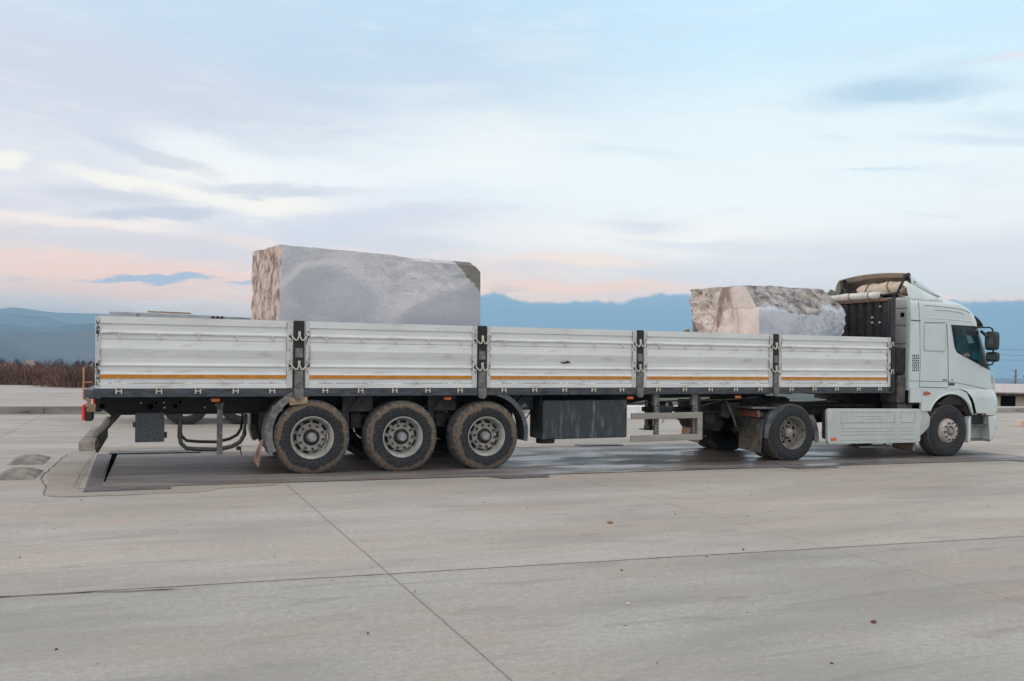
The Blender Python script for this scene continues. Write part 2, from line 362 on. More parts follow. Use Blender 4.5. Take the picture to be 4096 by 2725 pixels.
        me = bpy.data.meshes.new(name); s.b.to_mesh(me); s.b.free(); me.materials.append(m)
        if smooth:
            me.polygons.foreach_set('use_smooth', [True]*len(me.polygons))
            try: me.set_sharp_from_angle(angle=R(38))
            except Exception: pass
        if mesh_only: return me
        o = bpy.data.objects.new(name, me); COL.objects.link(o); o.parent = parent
        if bevel:
            bv = o.modifiers.new('bevel', 'BEVEL'); bv.width = bevel; bv.segments = 2; bv.limit_method = 'ANGLE'; bv.angle_limit = R(40)
        return o
def put(name, me, parent, loc=(0, 0, 0), rot=(0, 0, 0)):
    o = bpy.data.objects.new(name, me); COL.objects.link(o); o.parent = parent; o.location = loc; o.rotation_euler = rot; return o
def empty(name, loc=(0, 0, 0), rot=(0, 0, 0), parent=None):
    o = bpy.data.objects.new(name, None); o.empty_display_size = .3; COL.objects.link(o); o.location = loc; o.rotation_euler = rot; o.parent = parent; return o
def tag(o, label, cat, group=None):
    o['label'] = label; o['category'] = cat
    if group: o['group'] = group
    return o
def struct(o, kind='structure'): o['kind'] = kind; return o

# ------------------------------------------------------------------ the ground
def concrete(name, base, joints=True, dark=False):
    m, t, k, b, co = custom(name)
    s = k('ShaderNodeSeparateXYZ', i_0=co)
    big = k.noise(k.scaled(co, .16, .55, 1, (3, 1, 0)), 1.6, 6, .6); med = k.noise(k.scaled(co, .5, 1.6, 1), 2.2, 7, .62, .4); fine = k.noise(co, 55, 4, .75); vf = k.noise(co, 210, 2, .7)
    cc = k.mix(k.ramp(big, .32, .68), tuple(x*.74 for x in base)+(1,), tuple(x*1.14 for x in base)+(1,))
    cc = k.mix(k.ramp(k.noise(k.scaled(co, .12, .35, 1, (9, 4, 0)), 2.4, 5, .6), .47, .66, 0, .75), cc, (base[0]*1.06, base[1]*.90, base[2]*.80, 1))
    cc = k.mix(k.ramp(med, .53, .70, 0, .6), cc, (base[0]*.62, base[1]*.63, base[2]*.65, 1))
    cc = k.mix(k.ramp(k.noise(k.scaled(co, .25, 2.6, 1, (5, 2, 0)), 1.9, 6, .65), .55, .75, 0, .35), cc, (base[0]*.6, base[1]*.58, base[2]*.56, 1))
    cc = k.mix(k.ramp(fine, .38, .66, 0, .5), cc, (base[0]*.68, base[1]*.67, base[2]*.66, 1))
    cc = k.mix(k.ramp(vf, .58, .72, 0, .6), cc, (base[0]*.45, base[1]*.45, base[2]*.45, 1))
    g2 = k.noise(k.scaled(co, 1, 1.3, 1, (2, 8, 0)), 17, 5, .8); cc = k.mix(k.ramp(g2, .40, .62, 0, .45), cc, (base[0]*.66, base[1]*.65, base[2]*.63, 1)); cc = k.mix(k.ramp(g2, .46, .34, 0, .22), cc, tuple(x*1.2 for x in base)+(1,))
    blot = k.noise(k.scaled(co, .55, 1.1, 1, (12, 5, 0)), 1.5, 8, .72); cc = k.mix(k.ramp(blot, .60, .68, 0, .4), cc, (base[0]*.62, base[1]*.54, base[2]*.46, 1))
    cc = k.mix(k.ramp(k.noise(k.scaled(co, 1.3, 6, 1, (1, 15, 0)), 2.6, 8, .75), .64, .72, 0, .55), cc, (base[0]*.50, base[1]*.42, base[2]*.34, 1))
    trk = k.noise(k.scaled(co, .10, 3.0, 1, (7, 3, 0), (0, 0, R(4))), 2.2, 5, .6); cc = k.mix(k.ramp(trk, .57, .70, 0, .45), cc, (base[0]*.58, base[1]*.57, base[2]*.57, 1))
    vo = k('ShaderNodeTexVoronoi', i_Scale=2.2); t.links.new(k.scaled(co, 1, 1, 0), vo.inputs['Vector'])
    dot = k.ramp(vo.outputs['Distance'], .028, .018); cc = k.mix(k.math('MULTIPLY', dot, k.ramp(k.noise(co, .9, 2), .5, .55)), cc, (.05, .045, .04, 1))
    if joints:
        wob = k.math('MULTIPLY', k.math('SUBTRACT', k.noise(co, 3.5, 7, .7), .5), .035)
        wj = k.math('MULTIPLY', k.math('SUBTRACT', k.noise(co, 1.2, 4, .6), .4), 1.0)
        sa = k.math('ADD', k.math('MULTIPLY', s.outputs[0], .0597), s.outputs[1]); nearslab = k.ramp(k.math('ADD', sa, 5.671), .01, -.01)
        cc = k.mix(nearslab, cc, k.mix(1.0, cc, (.88, .895, .91, 1), 'MULTIPLY'))
        bs_ = k.ramp(s.outputs[0], 6.42, 6.44); cc = k.mix(k.math('MULTIPLY', bs_, .5), cc, k.mix(1.0, cc, (1.05, 1.0, .95, 1), 'MULTIPLY'))
        def line(x0, y0, x1, y1, wd, wobk, ylo, yhi, strength):
            nonlocal cc
            d = Vector((x1-x0, y1-y0)).normalized(); nx, ny = -d.y, d.x; off = nx*x0+ny*y0
            dist = k.math('ADD', k.math('MULTIPLY', s.outputs[0], nx), k.math('MULTIPLY', s.outputs[1], ny))
            dist = k.math('ABSOLUTE', k.math('ADD', k.math('SUBTRACT', dist, off), k.math('MULTIPLY', wob, wobk)))
            wide = k.math('ADD', wd, k.math('MULTIPLY', k.ramp(k.noise(co, 2.3, 6, .7), .55, .75), wd*1.5*wobk))
            msk = k.ramp(k.math('DIVIDE', dist, wide), 1.2, .55, 0, strength)
            soft = k.ramp(k.math('DIVIDE', dist, wide), 7, 1, 0, .22*strength)
            rng = k.math('MULTIPLY', k.ramp(s.outputs[1], ylo, ylo+.02, 0, 1), k.ramp(s.outputs[1], yhi, yhi-.02, 0, 1))
            cc = k.mix(k.math('MULTIPLY', soft, rng), cc, (.16, .14, .12, 1))
            cc = k.mix(k.math('MULTIPLY', msk, rng), cc, (.035, .03, .025, 1))
        line(-.18, -5.66, 8.88, -6.2, .0085, 1.0, -20, 3, 1.0)
        line(2.31, -.63, 2.46, -8.14, .0036, .5, -20, -.9, .8)
        line(6.36, -.67, 6.51, -7.95, .004, .7, -20, -.9, .5)
        line(10.5, -.67, 10.63, -7.95, .004, .9, -20, -.9, .3)
        line(-1.97, 6, -2.0, 13, .006, .6, 3.2, 14, .6)
        line(-1.8, -.7, -1.66, -8, .004, .8, -20, 3.2, .0)
        line(6.36, 3, 6.3, 13, .006, .6, 3.2, 14, .6)
        line(-8, 7.2, 30, 7.25, .006, 1.2, 3.2, 14, .45)
    t.links.new(cc, b.inputs['Base Color'])
    t.links.new(k.ramp(med, .3, .7, .62, .85), b.inputs['Roughness']); b.inputs['Specular IOR Level'].default_value = .35
    bp = k('ShaderNodeBump', i_Strength=.35, i_Distance=.006, i_Height=fine); t.links.new(bp.outputs[0], b.inputs['Normal'])
    return m
conc = concrete('yard_concrete', (.435, .403, .368)); conc2 = concrete('platform_concrete', (.42, .395, .37), False)
def sheet(name, poly, z, mt, thick=0):
    b = MB(); v = [b.b.verts.new((x, y, z)) for x, y in poly]; b.b.faces.new(v)
    if thick:
        u = [b.b.verts.new((x, y, z-thick)) for x, y in poly]
        for i in range(len(v)): b.b.faces.new((v[i], v[(i+1) % len(v)], u[(i+1) % len(v)], u[i]))
    return b.build(name, mt)
KL = lambda x: 13.42+.023*x          # line of the kerb behind the lorry
struct(sheet('yard', [(-60, -40), (90, -40), (90, KL(90)), (-60, KL(-60))], 0, conc))
plat = MB()
KH = .2
plat.hexa([(-60, KL(-60), -1), (90, KL(90), -1), (90, KL(90)+2.2, -1), (-60, 34, -1), (-60, KL(-60), KH), (90, KL(90), KH), (90, KL(90)+2.2, KH), (-60, 34, KH)])
# platform: wide on the left, a narrow strip on the right
plat.b.clear()
def slab(poly, z0, z1):
    v = [plat.b.verts.new((x, y, z1)) for x, y in poly]; plat.b.faces.new(v); u = [plat.b.verts.new((x, y, z0)) for x, y in poly]
    for i in range(len(v)): plat.b.faces.new((v[i], v[(i+1) % len(v)], u[(i+1) % len(v)], u[i]))
slab([(-60, KL(-60)+.25), (90, KL(90)+.25), (90, KL(90)+1.6), (14, KL(14)+1.6), (10, 29.5), (-60, 34)], -3, KH-.012)
struct(plat.build('platform', conc2))
kerbm = mat('kerb_concrete', (.33, .30, .275, 1), .85, var=.2, vscale=1.2, stretch=(.5, 1, 2), col2=(.12, .10, .085, 1), c2lo=.52, c2hi=.72, c2scale=1.6, bump=.5)
kb = MB()
x = -60
while x < 88:
    L = 2.0; kb.hexa([(x+.006, KL(x), -.05), (x+L-.006, KL(x+L), -.05), (x+L-.006, KL(x+L)+.25, -.05), (x+.006, KL(x)+.25, -.05), (x+.006, KL(x)+.02, KH), (x+L-.006, KL(x+L)+.02, KH), (x+L-.006, KL(x+L)+.25, KH), (x+.006, KL(x)+.25, KH)]); x += L
struct(kb.build('kerb', kerbm, bevel=.012))

terr, t, k, b, co = custom('terrain_soil')
cc = k.mix(k.ramp(k.noise(co, .02, 6, .6), .35, .65), (.10, .085, .06, 1), (.16, .15, .10, 1)); cc = k.mix(k.ramp(k.noise(co, .0012, 5, .6), .45, .6), cc, (.06, .07, .05, 1))
t.links.new(cc, b.inputs['Base Color']); b.inputs['Roughness'].default_value = 1; b.inputs['Specular IOR Level'].default_value = 0
def tz(d):   # terrain height against distance from the yard
    for (a, za), (c_, zc) in zip(TZ, TZ[1:]):
        if d <= c_: return za+(zc-za)*(d-a)/(c_-a)
    return TZ[-1][1]
TZ = [(0, -.3), (36, -.3), (44, -2.2), (80, -3.5), (180, -8), (600, -24), (2000, -40), (9000, -40)]
rows = []
rads = [0, 6, 20, 36, 44, 60, 80, 120, 180, 300, 600, 1000, 2000, 4000, 9000]
tb = MB(); NA = 72
vs = []
for r_ in rads:
    vs.append([tb.b.verts.new((math.cos(2*math.pi*j/NA)*r_, math.sin(2*math.pi*j/NA)*r_, tz(r_))) for j in range(NA)])
for i in range(len(rads)-1):
    for j in range(NA): tb.b.faces.new((vs[i][j], vs[i][(j+1) % NA], vs[i+1][(j+1) % NA], vs[i+1][j]))
bmesh.ops.remove_doubles(tb.b, verts=tb.b.verts, dist=.001)
struct(tb.build('terrain', terr))

# ------------------------------------------------------------------ weighbridge
deckm, t, k, b, co = custom('weighbridge_steel')
s = k('ShaderNodeSeparateXYZ', i_0=co)
st = k.noise(k.scaled(co, .35, 2.2, 1), 1.3, 7, .65, .5); fi = k.noise(co, 60, 4, .7)
cc = k.mix(k.ramp(st, .35, .7), (.13, .115, .108, 1), (.29, .262, .248, 1))
wheel_shade_d = k.math('ABSOLUTE', k.math('SUBTRACT', k.math('ABSOLUTE', k.math('SUBTRACT', s.outputs[1], .15)), 1.0))
rut = k.ramp(k.math('ADD', wheel_shade_d, k.math('MULTIPLY', st, .5)), .70, .25, 0, .92)  # mask of the shade near the wheels, not worn ruts
cc = k.mix(k.math('MULTIPLY', rut, k.ramp(s.outputs[0], -6.8, -5.4, .35, 1)), cc, (.062, .053, .049, 1))  # shade near the wheels is put into the deck colour
cc = k.mix(k.ramp(k.noise(k.scaled(co, .5, 1.2, 1, (4, 0, 0)), 1.2, 5, .6), .52, .68, 0, .7), cc, (.19, .115, .085, 1))
cc = k.mix(k.ramp(fi, .45, .75, 0, .4), cc, (.30, .28, .27, 1))
t.links.new(cc, b.inputs['Base Color'])
wet = k.ramp(k.noise(k.scaled(co, .5, 1.6, 1, (1, 7, 0)), 1.1, 5, .6), .40, .60, .58, .24)
dry = k.math('MULTIPLY', k.ramp(s.outputs[0], -2.8, -1.4), k.ramp(s.outputs[0], 6.2, 4.8)); dn = k('ShaderNodeMix', data_type='FLOAT'); t.links.new(dry, dn.inputs[0]); dn.inputs[2].default_value = .6; t.links.new(wet, dn.inputs[3]); t.links.new(dn.outputs[0], b.inputs['Roughness'])
bp = k('ShaderNodeBump', i_Strength=.25, i_Distance=.004, i_Height=fi); t.links.new(bp.outputs[0], b.inputs['Normal'])
platem = mat('edge_plate', (.13, .115, .115, 1), .6, var=.15, vscale=5, col2=(.20, .18, .17, 1), c2lo=.5, c2hi=.7, c2scale=9, bump=.3)
gapm = mat('pit_gap', (.004, .004, .004, 1), 1, var=0, spec=0)
wbr = empty('weighbridge', (8, 1.1, 0))
tag(wbr, 'dark steel weighbridge deck sunk flush in the concrete under the lorry', 'weighbridge')
def wsheet(name, poly, z, mt, th=.004):
    return sheet(name, [(x-8, y-1.1) for x, y in poly], z, mt, th)
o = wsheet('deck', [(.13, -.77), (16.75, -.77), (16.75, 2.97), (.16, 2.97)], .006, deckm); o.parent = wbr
gp = MB()
gv = [(.155, -.25), (.17, -.25), (.185, 3.19), (.095, 3.19)]
vv = [gp.b.verts.new((x-8, y-1.1, .0105)) for x, y in gv]; gp.b.faces.new(vv)
for poly in ([(.2, 2.985), (16.8, 2.985), (16.8, 3.035), (.2, 3.035)], [(-.1, -.775), (16.8, -.775), (16.8, -.79), (-.1, -.79)], [(16.76, -.8), (16.80, -.8), (16.80, 3.0), (16.76, 3.0)]):
    vv = [gp.b.verts.new((x-8, y-1.1, .0095)) for x, y in poly]; gp.b.faces.new(vv)
gp.build('edge_gap', gapm, wbr)
for poly, th in (([(-.02, -1.06), (.93, -1.04), (.93, -.78), (.01, -.78)], .018), ([(-.02, -.77), (.15, -.77), (.075, 3.1), (-.12, 3.1)], .010), ([(.05, 3.06), (1.45, 3.06), (1.45, 3.42), (.05, 3.42)], .02), ([(5.30, -1.08), (6.0, -1.05), (6.05, -.8), (5.1, -.8)], .018), ([(10.55, -1.04), (11.4, -1.02), (11.4, -.8), (10.4, -.8)], .018), ([(15.9, -1.0), (17.1, -1.0), (17.1, -.8), (15.8, -.8)], .018), ([(8.6, 3.06), (9.6, 3.06), (9.6, 3.3), (8.6, 3.3)], .02)):
    q = MB(); v = [q.b.verts.new((x-8, y-1.1, th)) for x, y in poly]; u = [q.b.verts.new((x-8, y-1.1, .001)) for x, y in poly]
    q.b.faces.new(v)
    for i in range(len(v)): q.b.faces.new((v[i], v[(i+1) % len(v)], u[(i+1) % len(v)], u[i]))
    q.build('edge_plate', platem, wbr)
apm = concrete('apron_concrete', (.37, .325, .285), False)
def ragged(poly, step=.12, amp=.035):
    out = []
    for i in range(len(poly)):
        a = Vector(poly[i]); c_ = Vector(poly[(i+1) % len(poly)]); L = (c_-a).length; m_ = max(1, int(L/step))
        nrm = Vector((-(c_-a).y, (c_-a).x)).normalized()
        for j in range(m_): p = a+(c_-a)*(j/m_); out.append(tuple(p+nrm*amp*(noise.noise(Vector((p.x*3, p.y*3, 1)))*2)))
    return out
ap = sheet('apron', ragged([(-.36, -1.27), (-.1, -1.42), (1.3, -1.32), (1.5, -1.1), (2.2, -1.0), (2.3, -.74), (-.1, -.74), (-.15, 3.5), (.5, 3.8), (3.0, 3.9), (3.0, 4.2), (-.2, 4.3), (-.55, 3.3), (-.6, 1.0), (-.42, -.9)]), .0035, apm); struct(ap)
crk = MB()
def crack(pts, wd=.02, z=.0065):
    for a, c_ in zip(pts, pts[1:]):
        a = Vector(a); c_ = Vector(c_); m_ = max(2, int((c_-a).length/.07)); nrm = Vector((-(c_-a).y, (c_-a).x)).normalized(); P = []
        for j in range(m_+1):
            p = a+(c_-a)*(j/m_); p = p+nrm*.03*noise.noise(Vector((p.x*6, p.y*6, 4))); P.append((p, .55*wd*(.35+1.1*abs(noise.noise(Vector((p.x*9, p.y*9, 7)))))))
        for (p, w0), (q_, w1_) in zip(P, P[1:]): crk.b.faces.new([crk.b.verts.new((v.x, v.y, z)) for v in (p-nrm*w0/2, q_-nrm*w1_/2, q_+nrm*w1_/2, p+nrm*w0/2)])
crack([(-.40, -1.22), (-.45, -.6), (-.62, .4), (-.6, 1.6), (-.55, 3.2)], .03); crack([(-.36, -1.27), (.1, -1.42), (.6, -1.41)], .02)
crack([(-.3, 3.9), (1.0, 3.95), (3.0, 4.15)], .02); crack([(-.15, -.74), (-.18, 1), (-.16, 3.4)], .012)
crack([(6.8, -1.0), (9.2, -.98), (11.0, -1.35)], .02); crack([(-.6, -5.62), (.9, -5.80)], .045, .005)
crack([(3.4, -9.0), (3.3, -8.6)], .02, .005)
struct(crk.build('cracks', mat('crack_dark', (.10, .085, .072, 1), 1, var=.4, vscale=8)))

# two low domed humps in the concrete at the left
humpm = mat('hump_concrete', (.24, .225, .21, 1), .8, var=.25, vscale=6, col2=(.33, .26, .185, 1), c2lo=.45, c2hi=.70, c2scale=5, bump=.6)
def hump(cx, cy, lab):
    b = MB(); rows = []; nx, ny = 22, 14
    for i in range(nx+1):
        r_ = []
        for j in range(ny+1):
            u = i/nx*2-1; v = j/ny*2-1
            ends = min(1, (1-abs(u))*5); h = .085*max(0, 1-v*v*v*v)*max(0, 1-u*u)**.7 
            nzv = noise.noise(Vector((cx*5+u*3, cy*5+v*3, 0)))
            r_.append((u*.235, v*.50, h*(1+.12*nzv)+.001))
        rows.append(r_)
    b.grid(rows); o = b.build('ground_hump', humpm, smooth=True); o.location = (cx, cy, 0); tag(o, lab, 'hump', 'low humps in the concrete'); return o
hump(-.98, 2.35, 'muddy low concrete hump farther of the two beside the weighbridge end')
hump(-.90, .70, 'muddy low concrete hump nearer to the viewer, front one of two by the weighbridge')

# ------------------------------------------------------------------ wheels
def tyre_mesh(R_, wdt, rim, mt, flat):
    b = MB(); sh = R_-.035
    pr = [(rim, .02), (rim+.012, .0), (rim+.05, -.012), ((rim+sh)/2, -.022), (sh-.03, -.012), (sh, .004), (R_-.014, .018), (R_-.003, .04)]
    g = .055
    k_ = .04
    while k_ < wdt-.09:
        pr += [(R_, k_+.01), (R_, k_+g-.012), (R_-.014, k_+g-.009), (R_-.014, k_+g), ]; k_ += g+.01
    pr += [(R_, wdt-.04), (R_-.014, wdt-.018), (sh, wdt-.004), (sh-.03, wdt+.012), (rim, wdt-.02)]
    b.lathe(pr, n_=64, flat=flat); return b.build('tyre', mt, smooth=True, mesh_only=True)
TR = dict(R=.535, w=.385, rim=.292)
ty_me = tyre_mesh(.535, .385, .292, tyre_tr, -.505)
b = MB(); b.lathe([(.298, -.004), (.302, -.012), (.292, -.014), (.286, 0), (.270, .03), (.262, .085), (.246, .12), (.243, .15)], n_=56); rim_me = b.build('rim', rimm, smooth=True, mesh_only=True)
# disc with hand holes
b = MB(); b.lathe([(.105, .10), (.118, .088), (.194, .088), (.205, .10)], n_=40)
for j in range(20):
    if j % 2 == 0:
        a0, a1 = 2*math.pi*j/20+.07, 2*math.pi*(j+1)/20-.03; P = []
        for q in range(5):
            a = a0+(a1-a0)*q/4; P.append([(math.cos(a)*.210, .1, math.sin(a)*.203), (math.cos(a)*.244, .125, math.sin(a)*.244)])
        b.grid(P)
disc_me = b.build('wheel_disc', discm, smooth=True, mesh_only=True)
b = MB(); b.tube([(0, .09, 0), (0, .058, 0), (0, .055, 0), (0, .04, 0)], [.019, .019, .010, .009], 8)
nut_me = b.build('wheel_nut', mat('nut_steel', (.05, .045, .042, 1), .6, var=.3, vscale=30), mesh_only=True)
b = MB(); b.lathe([(.001, -.02), (.052, -.02), (.060, -.012), (.064, .0), (.074, .08), (.078, .11)], n_=28)
hub_me = b.build('hub_cap', hubm, smooth=True, mesh_only=True)
b = MB(); b.lathe([(.074, .085), (.116, .085), (.116, .12)], n_=40)
for j in range(5):
    a = 2*math.pi*(j+.25)/5; P = []
    for q in range(4):
        aa = a+(q-1.5)*.16; P.append([(math.cos(aa)*.074, .06, math.sin(aa)*.074), (math.cos(aa)*.114, .078, math.sin(aa)*.114)])
    b.grid(P)
dr_me = b.build('hub_ring', mat('hub_dark', (.025, .022, .02, 1), .7, var=.3, vscale=14), smooth=True, mesh_only=True)
b = MB(); b.lathe([(.001, .16), (.235, .16), (.235, .36)], n_=32); drum_me = b.build('brake_drum', blackm, mesh_only=True)
def wheel(parent, loc, rot, parts):
    e = empty('wheel', loc, rot, parent)
    sp = random.uniform(0, 6.28)
    for nm, me in parts:
        if nm == 'wheel_nut':
            for j in range(10): a = 2*math.pi*(j+.5)/10+sp; rr0 = .168; put(nm, me, e, (math.cos(a)*rr0, 0, math.sin(a)*rr0))
        elif nm in ('tyre', 'rim'): put(nm, me, e)
        else: put(nm, me, e, rot=(0, -sp, 0))
    return e
TRW = [('tyre', ty_me), ('rim', rim_me), ('wheel_disc', disc_me), ('wheel_nut', nut_me), ('hub_cap', hub_me), ('hub_ring', dr_me), ('brake_drum', drum_me)]

# ------------------------------------------------------------------ semi trailer
tr = empty('semi_trailer', (0, 0, 0)); tr.matrix_world = TM
tag(tr, 'long off-white dropside flatbed trailer with orange stripe carrying two stone blocks', 'trailer')
def LW(x, y, z): return tuple(TMI @ Vector((x, y, z)))
GP = [(.045, .938), (0, .938), (0, .846), (.022, .838), (.018, .762), (-.006, .730), (-.004, .716), (.022, .704), (.022, .648), (.034, .640), (.008, .522), (.008, .516), (.030, .400), (.030, .338), (.000, .304), (.002, .294), (.022, .280), (.022, .222), (.002, .186), (.002, .128), (.014, .122), (.014, .066), (0, .060), (0, 0), (.045, 0)]
GP = [(y+.006, z) for y, z in GP]
gates = [(.013, 2.492), (2.671, 5.238), (5.402, 8.032), (8.175, 10.822), (10.961, 13.605)]
hookm = MB()
hookm.tube([(-.008, .012, .03), (-.004, -.022, .036), (.006, -.034, .016), (.014, -.034, -.028), (.014, -.012, -.036)], .0098, 6)
hook_me = hookm.build('rope_hook', cream, smooth=True, mesh_only=True)
hb = MB()
hb.box(-.038, -.025, -.014, 0, -.066, .004).box(.025, .038, -.014, 0, -.066, .004).box(-.025, .025, -.012, -.003, -.036, -.025)
hb.box(-.065, .065, -.008, -.001, .004, .010)
hinge_me = hb.build('hinge', cream, mesh_only=True)
def make_gate(x0, x1, near=True, detail=True):
    L = x1-x0; loc = (x0, 0, 0) if near else (x1, 2.5, 0); rot = (0, 0, 0) if near else (0, 0, math.pi)
    b = MB(); b.extx(GP, .055, L-.075, True); g = b.build('side_gate', white, tr); g.location = loc; g.rotation_euler = rot
    f = MB(); f.box(0, .057, .001, .052, 0, .938).box(L-.078, L, .001, .052, 0, .938)
    fo = f.build('gate_upright', rusty, g, bevel=.004)
    s_ = MB(); s_.box(.058, L-.079, .0045, .0079, .130, .182); s_.build('reflective_stripe', orange, g)
    if detail:
        nh = 5
        for i in range(nh):
            xx = .28+(L-.55)*i/(nh-1); put('rope_hook', hook_me, g, (xx, .022, .68)); put('hinge', hinge_me, g, (xx, .004, -.004))
        for i in range(4):
            xx = .27+(L-.56)*i/3; o = put('rope_hook', hook_me, g, (xx, .012, .105)); o.scale = (.75, .75, .75)
        d = MB(); rnd = random.Random(int(x0*100))
        for zc in (.72, .31):
            for xe, sg in ((.028, 1), (L-.032, -1)):
                d.tube([(xe, .012, zc), (xe, -.006, zc)], .019, 10)
        d.build('latch_hole', blackm, g)
        d = MB()      # rust scabs with a shape of their own
        for zc in (.72, .31):
            for xe in (.028, L-.032):
                for _ in range(12):
                    px_ = xe+rnd.uniform(-.02, .02); pz = zc+rnd.gauss(0, .07); h_ = rnd.uniform(.004, .02)
                    d.box(px_, px_+rnd.uniform(.003, .009), -.0015, .002, pz-h_, pz+h_)
        for _ in range(26):
            px_ = rnd.uniform(.06, L-.1); d.box(px_, px_+rnd.uniform(.03, .25), .0185, .0225, .0655, .0655+rnd.uniform(.003, .006))
        for _ in range(10):
            px_ = rnd.choice((.057, L-.079)); pz = rnd.uniform(.1, .85); d.box(px_-.002, px_+.003, -.001, .012, pz, pz+rnd.uniform(.02, .09))
        if x0 < .1:
            for _ in range(60):
                px_ = rnd.uniform(.005, .05); pz = rnd.choice((.83, .78, .25, .18, .12))+rnd.gauss(0, .05); h_ = rnd.uniform(.004, .016); d.box(px_, px_+rnd.uniform(.004, .012), -.0015, .002, pz-h_, pz+h_)
        rm = mat('rust', (.085, .05, .03, 1), .9, var=.4, vscale=40); me = g.data; me.materials.append(rm); nf0 = len(me.polygons)
        bm2 = bmesh.new(); bm2.from_mesh(me); tmp = bpy.data.meshes.new('t'); bmesh.ops.recalc_face_normals(d.b, faces=d.b.faces); d.b.to_mesh(tmp); d.b.free(); bm2.from_mesh(tmp); bm2.faces.ensure_lookup_table()
        for f_ in bm2.faces[nf0:]: f_.material_index = 1
        bm2.to_mesh(me); bm2.free(); bpy.data.meshes.remove(tmp)
    return g
for i, (a, c_) in enumerate(gates):
    make_gate(a, c_); make_gate(a, c_, near=False, detail=False)
# dent with torn paint on the third gate
p = T(2268, 1451); b = MB(); b.prism([(p.x-.11, p.z+.01), (p.x-.02, p.z+.012), (p.x+.01, p.z+.03), (p.x+.06, p.z+.02), (p.x+.08, p.z-.002), (p.x+.02, p.z-.012), (p.x-.05, p.z-.018)], .028, .034); b.build('paint_scar', mat('rust', None), tr)
# posts with locking chains
for i, (a, c_) in enumerate(((2.512, 2.655), (5.252, 5.392), (8.035, 8.168), (10.834, 10.953))):
    for near in (True, False):
        e = MB(); wv_ = c_-a
        e.extx([(.012, -.02), (.10, -.02), (.10, .945), (.012, .945)], 0, wv_)
        o = e.build('stake_post', blackm, tr, bevel=.004); o.location = (a, 0, 0) if near else (c_, 2.5, 0); o.rotation_euler = (0, 0, 0 if near else math.pi)
        if near:
            q = MB(); q.prism([(.006, -.005), (wv_-.006, -.005), (wv_-.006, -.135), (wv_-.04, -.168), (.04, -.168), (.006, -.135)], -.03, .01)
            q.build('post_socket', grey, o, bevel=.006); q = MB(); q.box(.012, wv_-.012, .004, .011, .0, .28); q.build('post_sleeve', grey, o); q = MB(); q.box(.02, wv_-.02, .003, .011, .43, .56); q.build('post_label', grey, o)
            for zc in (.72, .31):
                x0, x1, xm = -.035, wv_+.035, wv_/2
                pts = [(x0, -.012, zc+.01), (x0+.03, -.02, zc-.025), (x0+.058, -.024, zc-.05), (xm-.028, -.024, zc-.045), (xm-.01, -.02, zc), (xm, -.016, zc+.035), (xm+.01, -.02, zc), (xm+.028, -.024, zc-.045), (x1-.058, -.024, zc-.05), (x1-.03, -.02, zc-.025), (x1, -.012, zc+.01)]
                l = MB(); l.tube(pts, .0105, 6); l.box(xm-.016, xm+.016, -.02, .012, zc+.02, zc+.075); l.build('gate_latch', cream, o, smooth=False)
# front corner post
b = MB(); b.box(13.612, 13.68, -.01, .10, -.10, .96); b.box(13.612, 13.68, 2.4, 2.51, -.10, .96); b.build('corner_post', blackm, tr, bevel=.004)
b = MB()
for zc in (.80, .28): b.tube([(13.585, -.012, zc-.06), (13.60, -.03, zc+.04), (13.63, -.03, zc+.05), (13.65, -.02, zc-.03)], .012, 6)
b.build('gate_latch', cream, tr)
# edge rail (C section) each side, cross members, deck
for y0, y1, s_ in ((.008, .06, 1), (2.44, 2.492, -1)):
    b = MB(); b.box(0, 13.66, y0, y1, -.10, -.006); b.box(0, 13.66, (y0-.012 if s_ > 0 else y1), (y0 if s_ > 0 else y1+.012), -.112, -.100); b.box(0, 13.66, y0, y1, -.112, -.1005); b.build('edge_rail', railm, tr)
b = MB(); b.box(0, 13.66, .062, 2.438, -.04, .0); b.build('deck', wood, tr)
b = MB()
for i in range(27):
    x_ = .15+i*.505; b.box(x_, x_+.06, .062, 2.438, -.13, -.042)
b.build('cross_member', blackm, tr)
for yc in (.78, 1.66):
    b = MB(); poly = [(.04, -.132), (.04, -.30), (.15, -.375), (7.9, -.375), (8.9, -.22), (11.3, -.19), (11.3, -.132)]
    b.prism(poly, yc-.008, yc+.008)
    b.box(.15, 7.9, yc-.07, yc+.07, -.390, -.3755); b.box(.04, 11.3, yc-.07, yc+.07, -.131, -.118)
    b.build('chassis_beam', blackm, tr)
b = MB(); yc = .765
for px_, py_, r_ in ((408, 1626, .035), (601, 1626, .04), (700, 1624, .035), (625, 1610, .02), (720, 1610, .02)):
    p = T(px_, py_, yc); b.tube([(p.x, yc+.004, p.z), (p.x, yc-.002, p.z)], r_, 12)
b.build('beam_hole', gapm, tr)
b = MB()
for px_, py_ in ((564, 1612), (656, 1611), (658, 1631), (818, 1630)):
    p = T(px_, py_, yc); b.tube([(p.x, yc, p.z), (p.x, yc-.012, p.z)], .014, 8)
b.build('bolt', cream, tr)
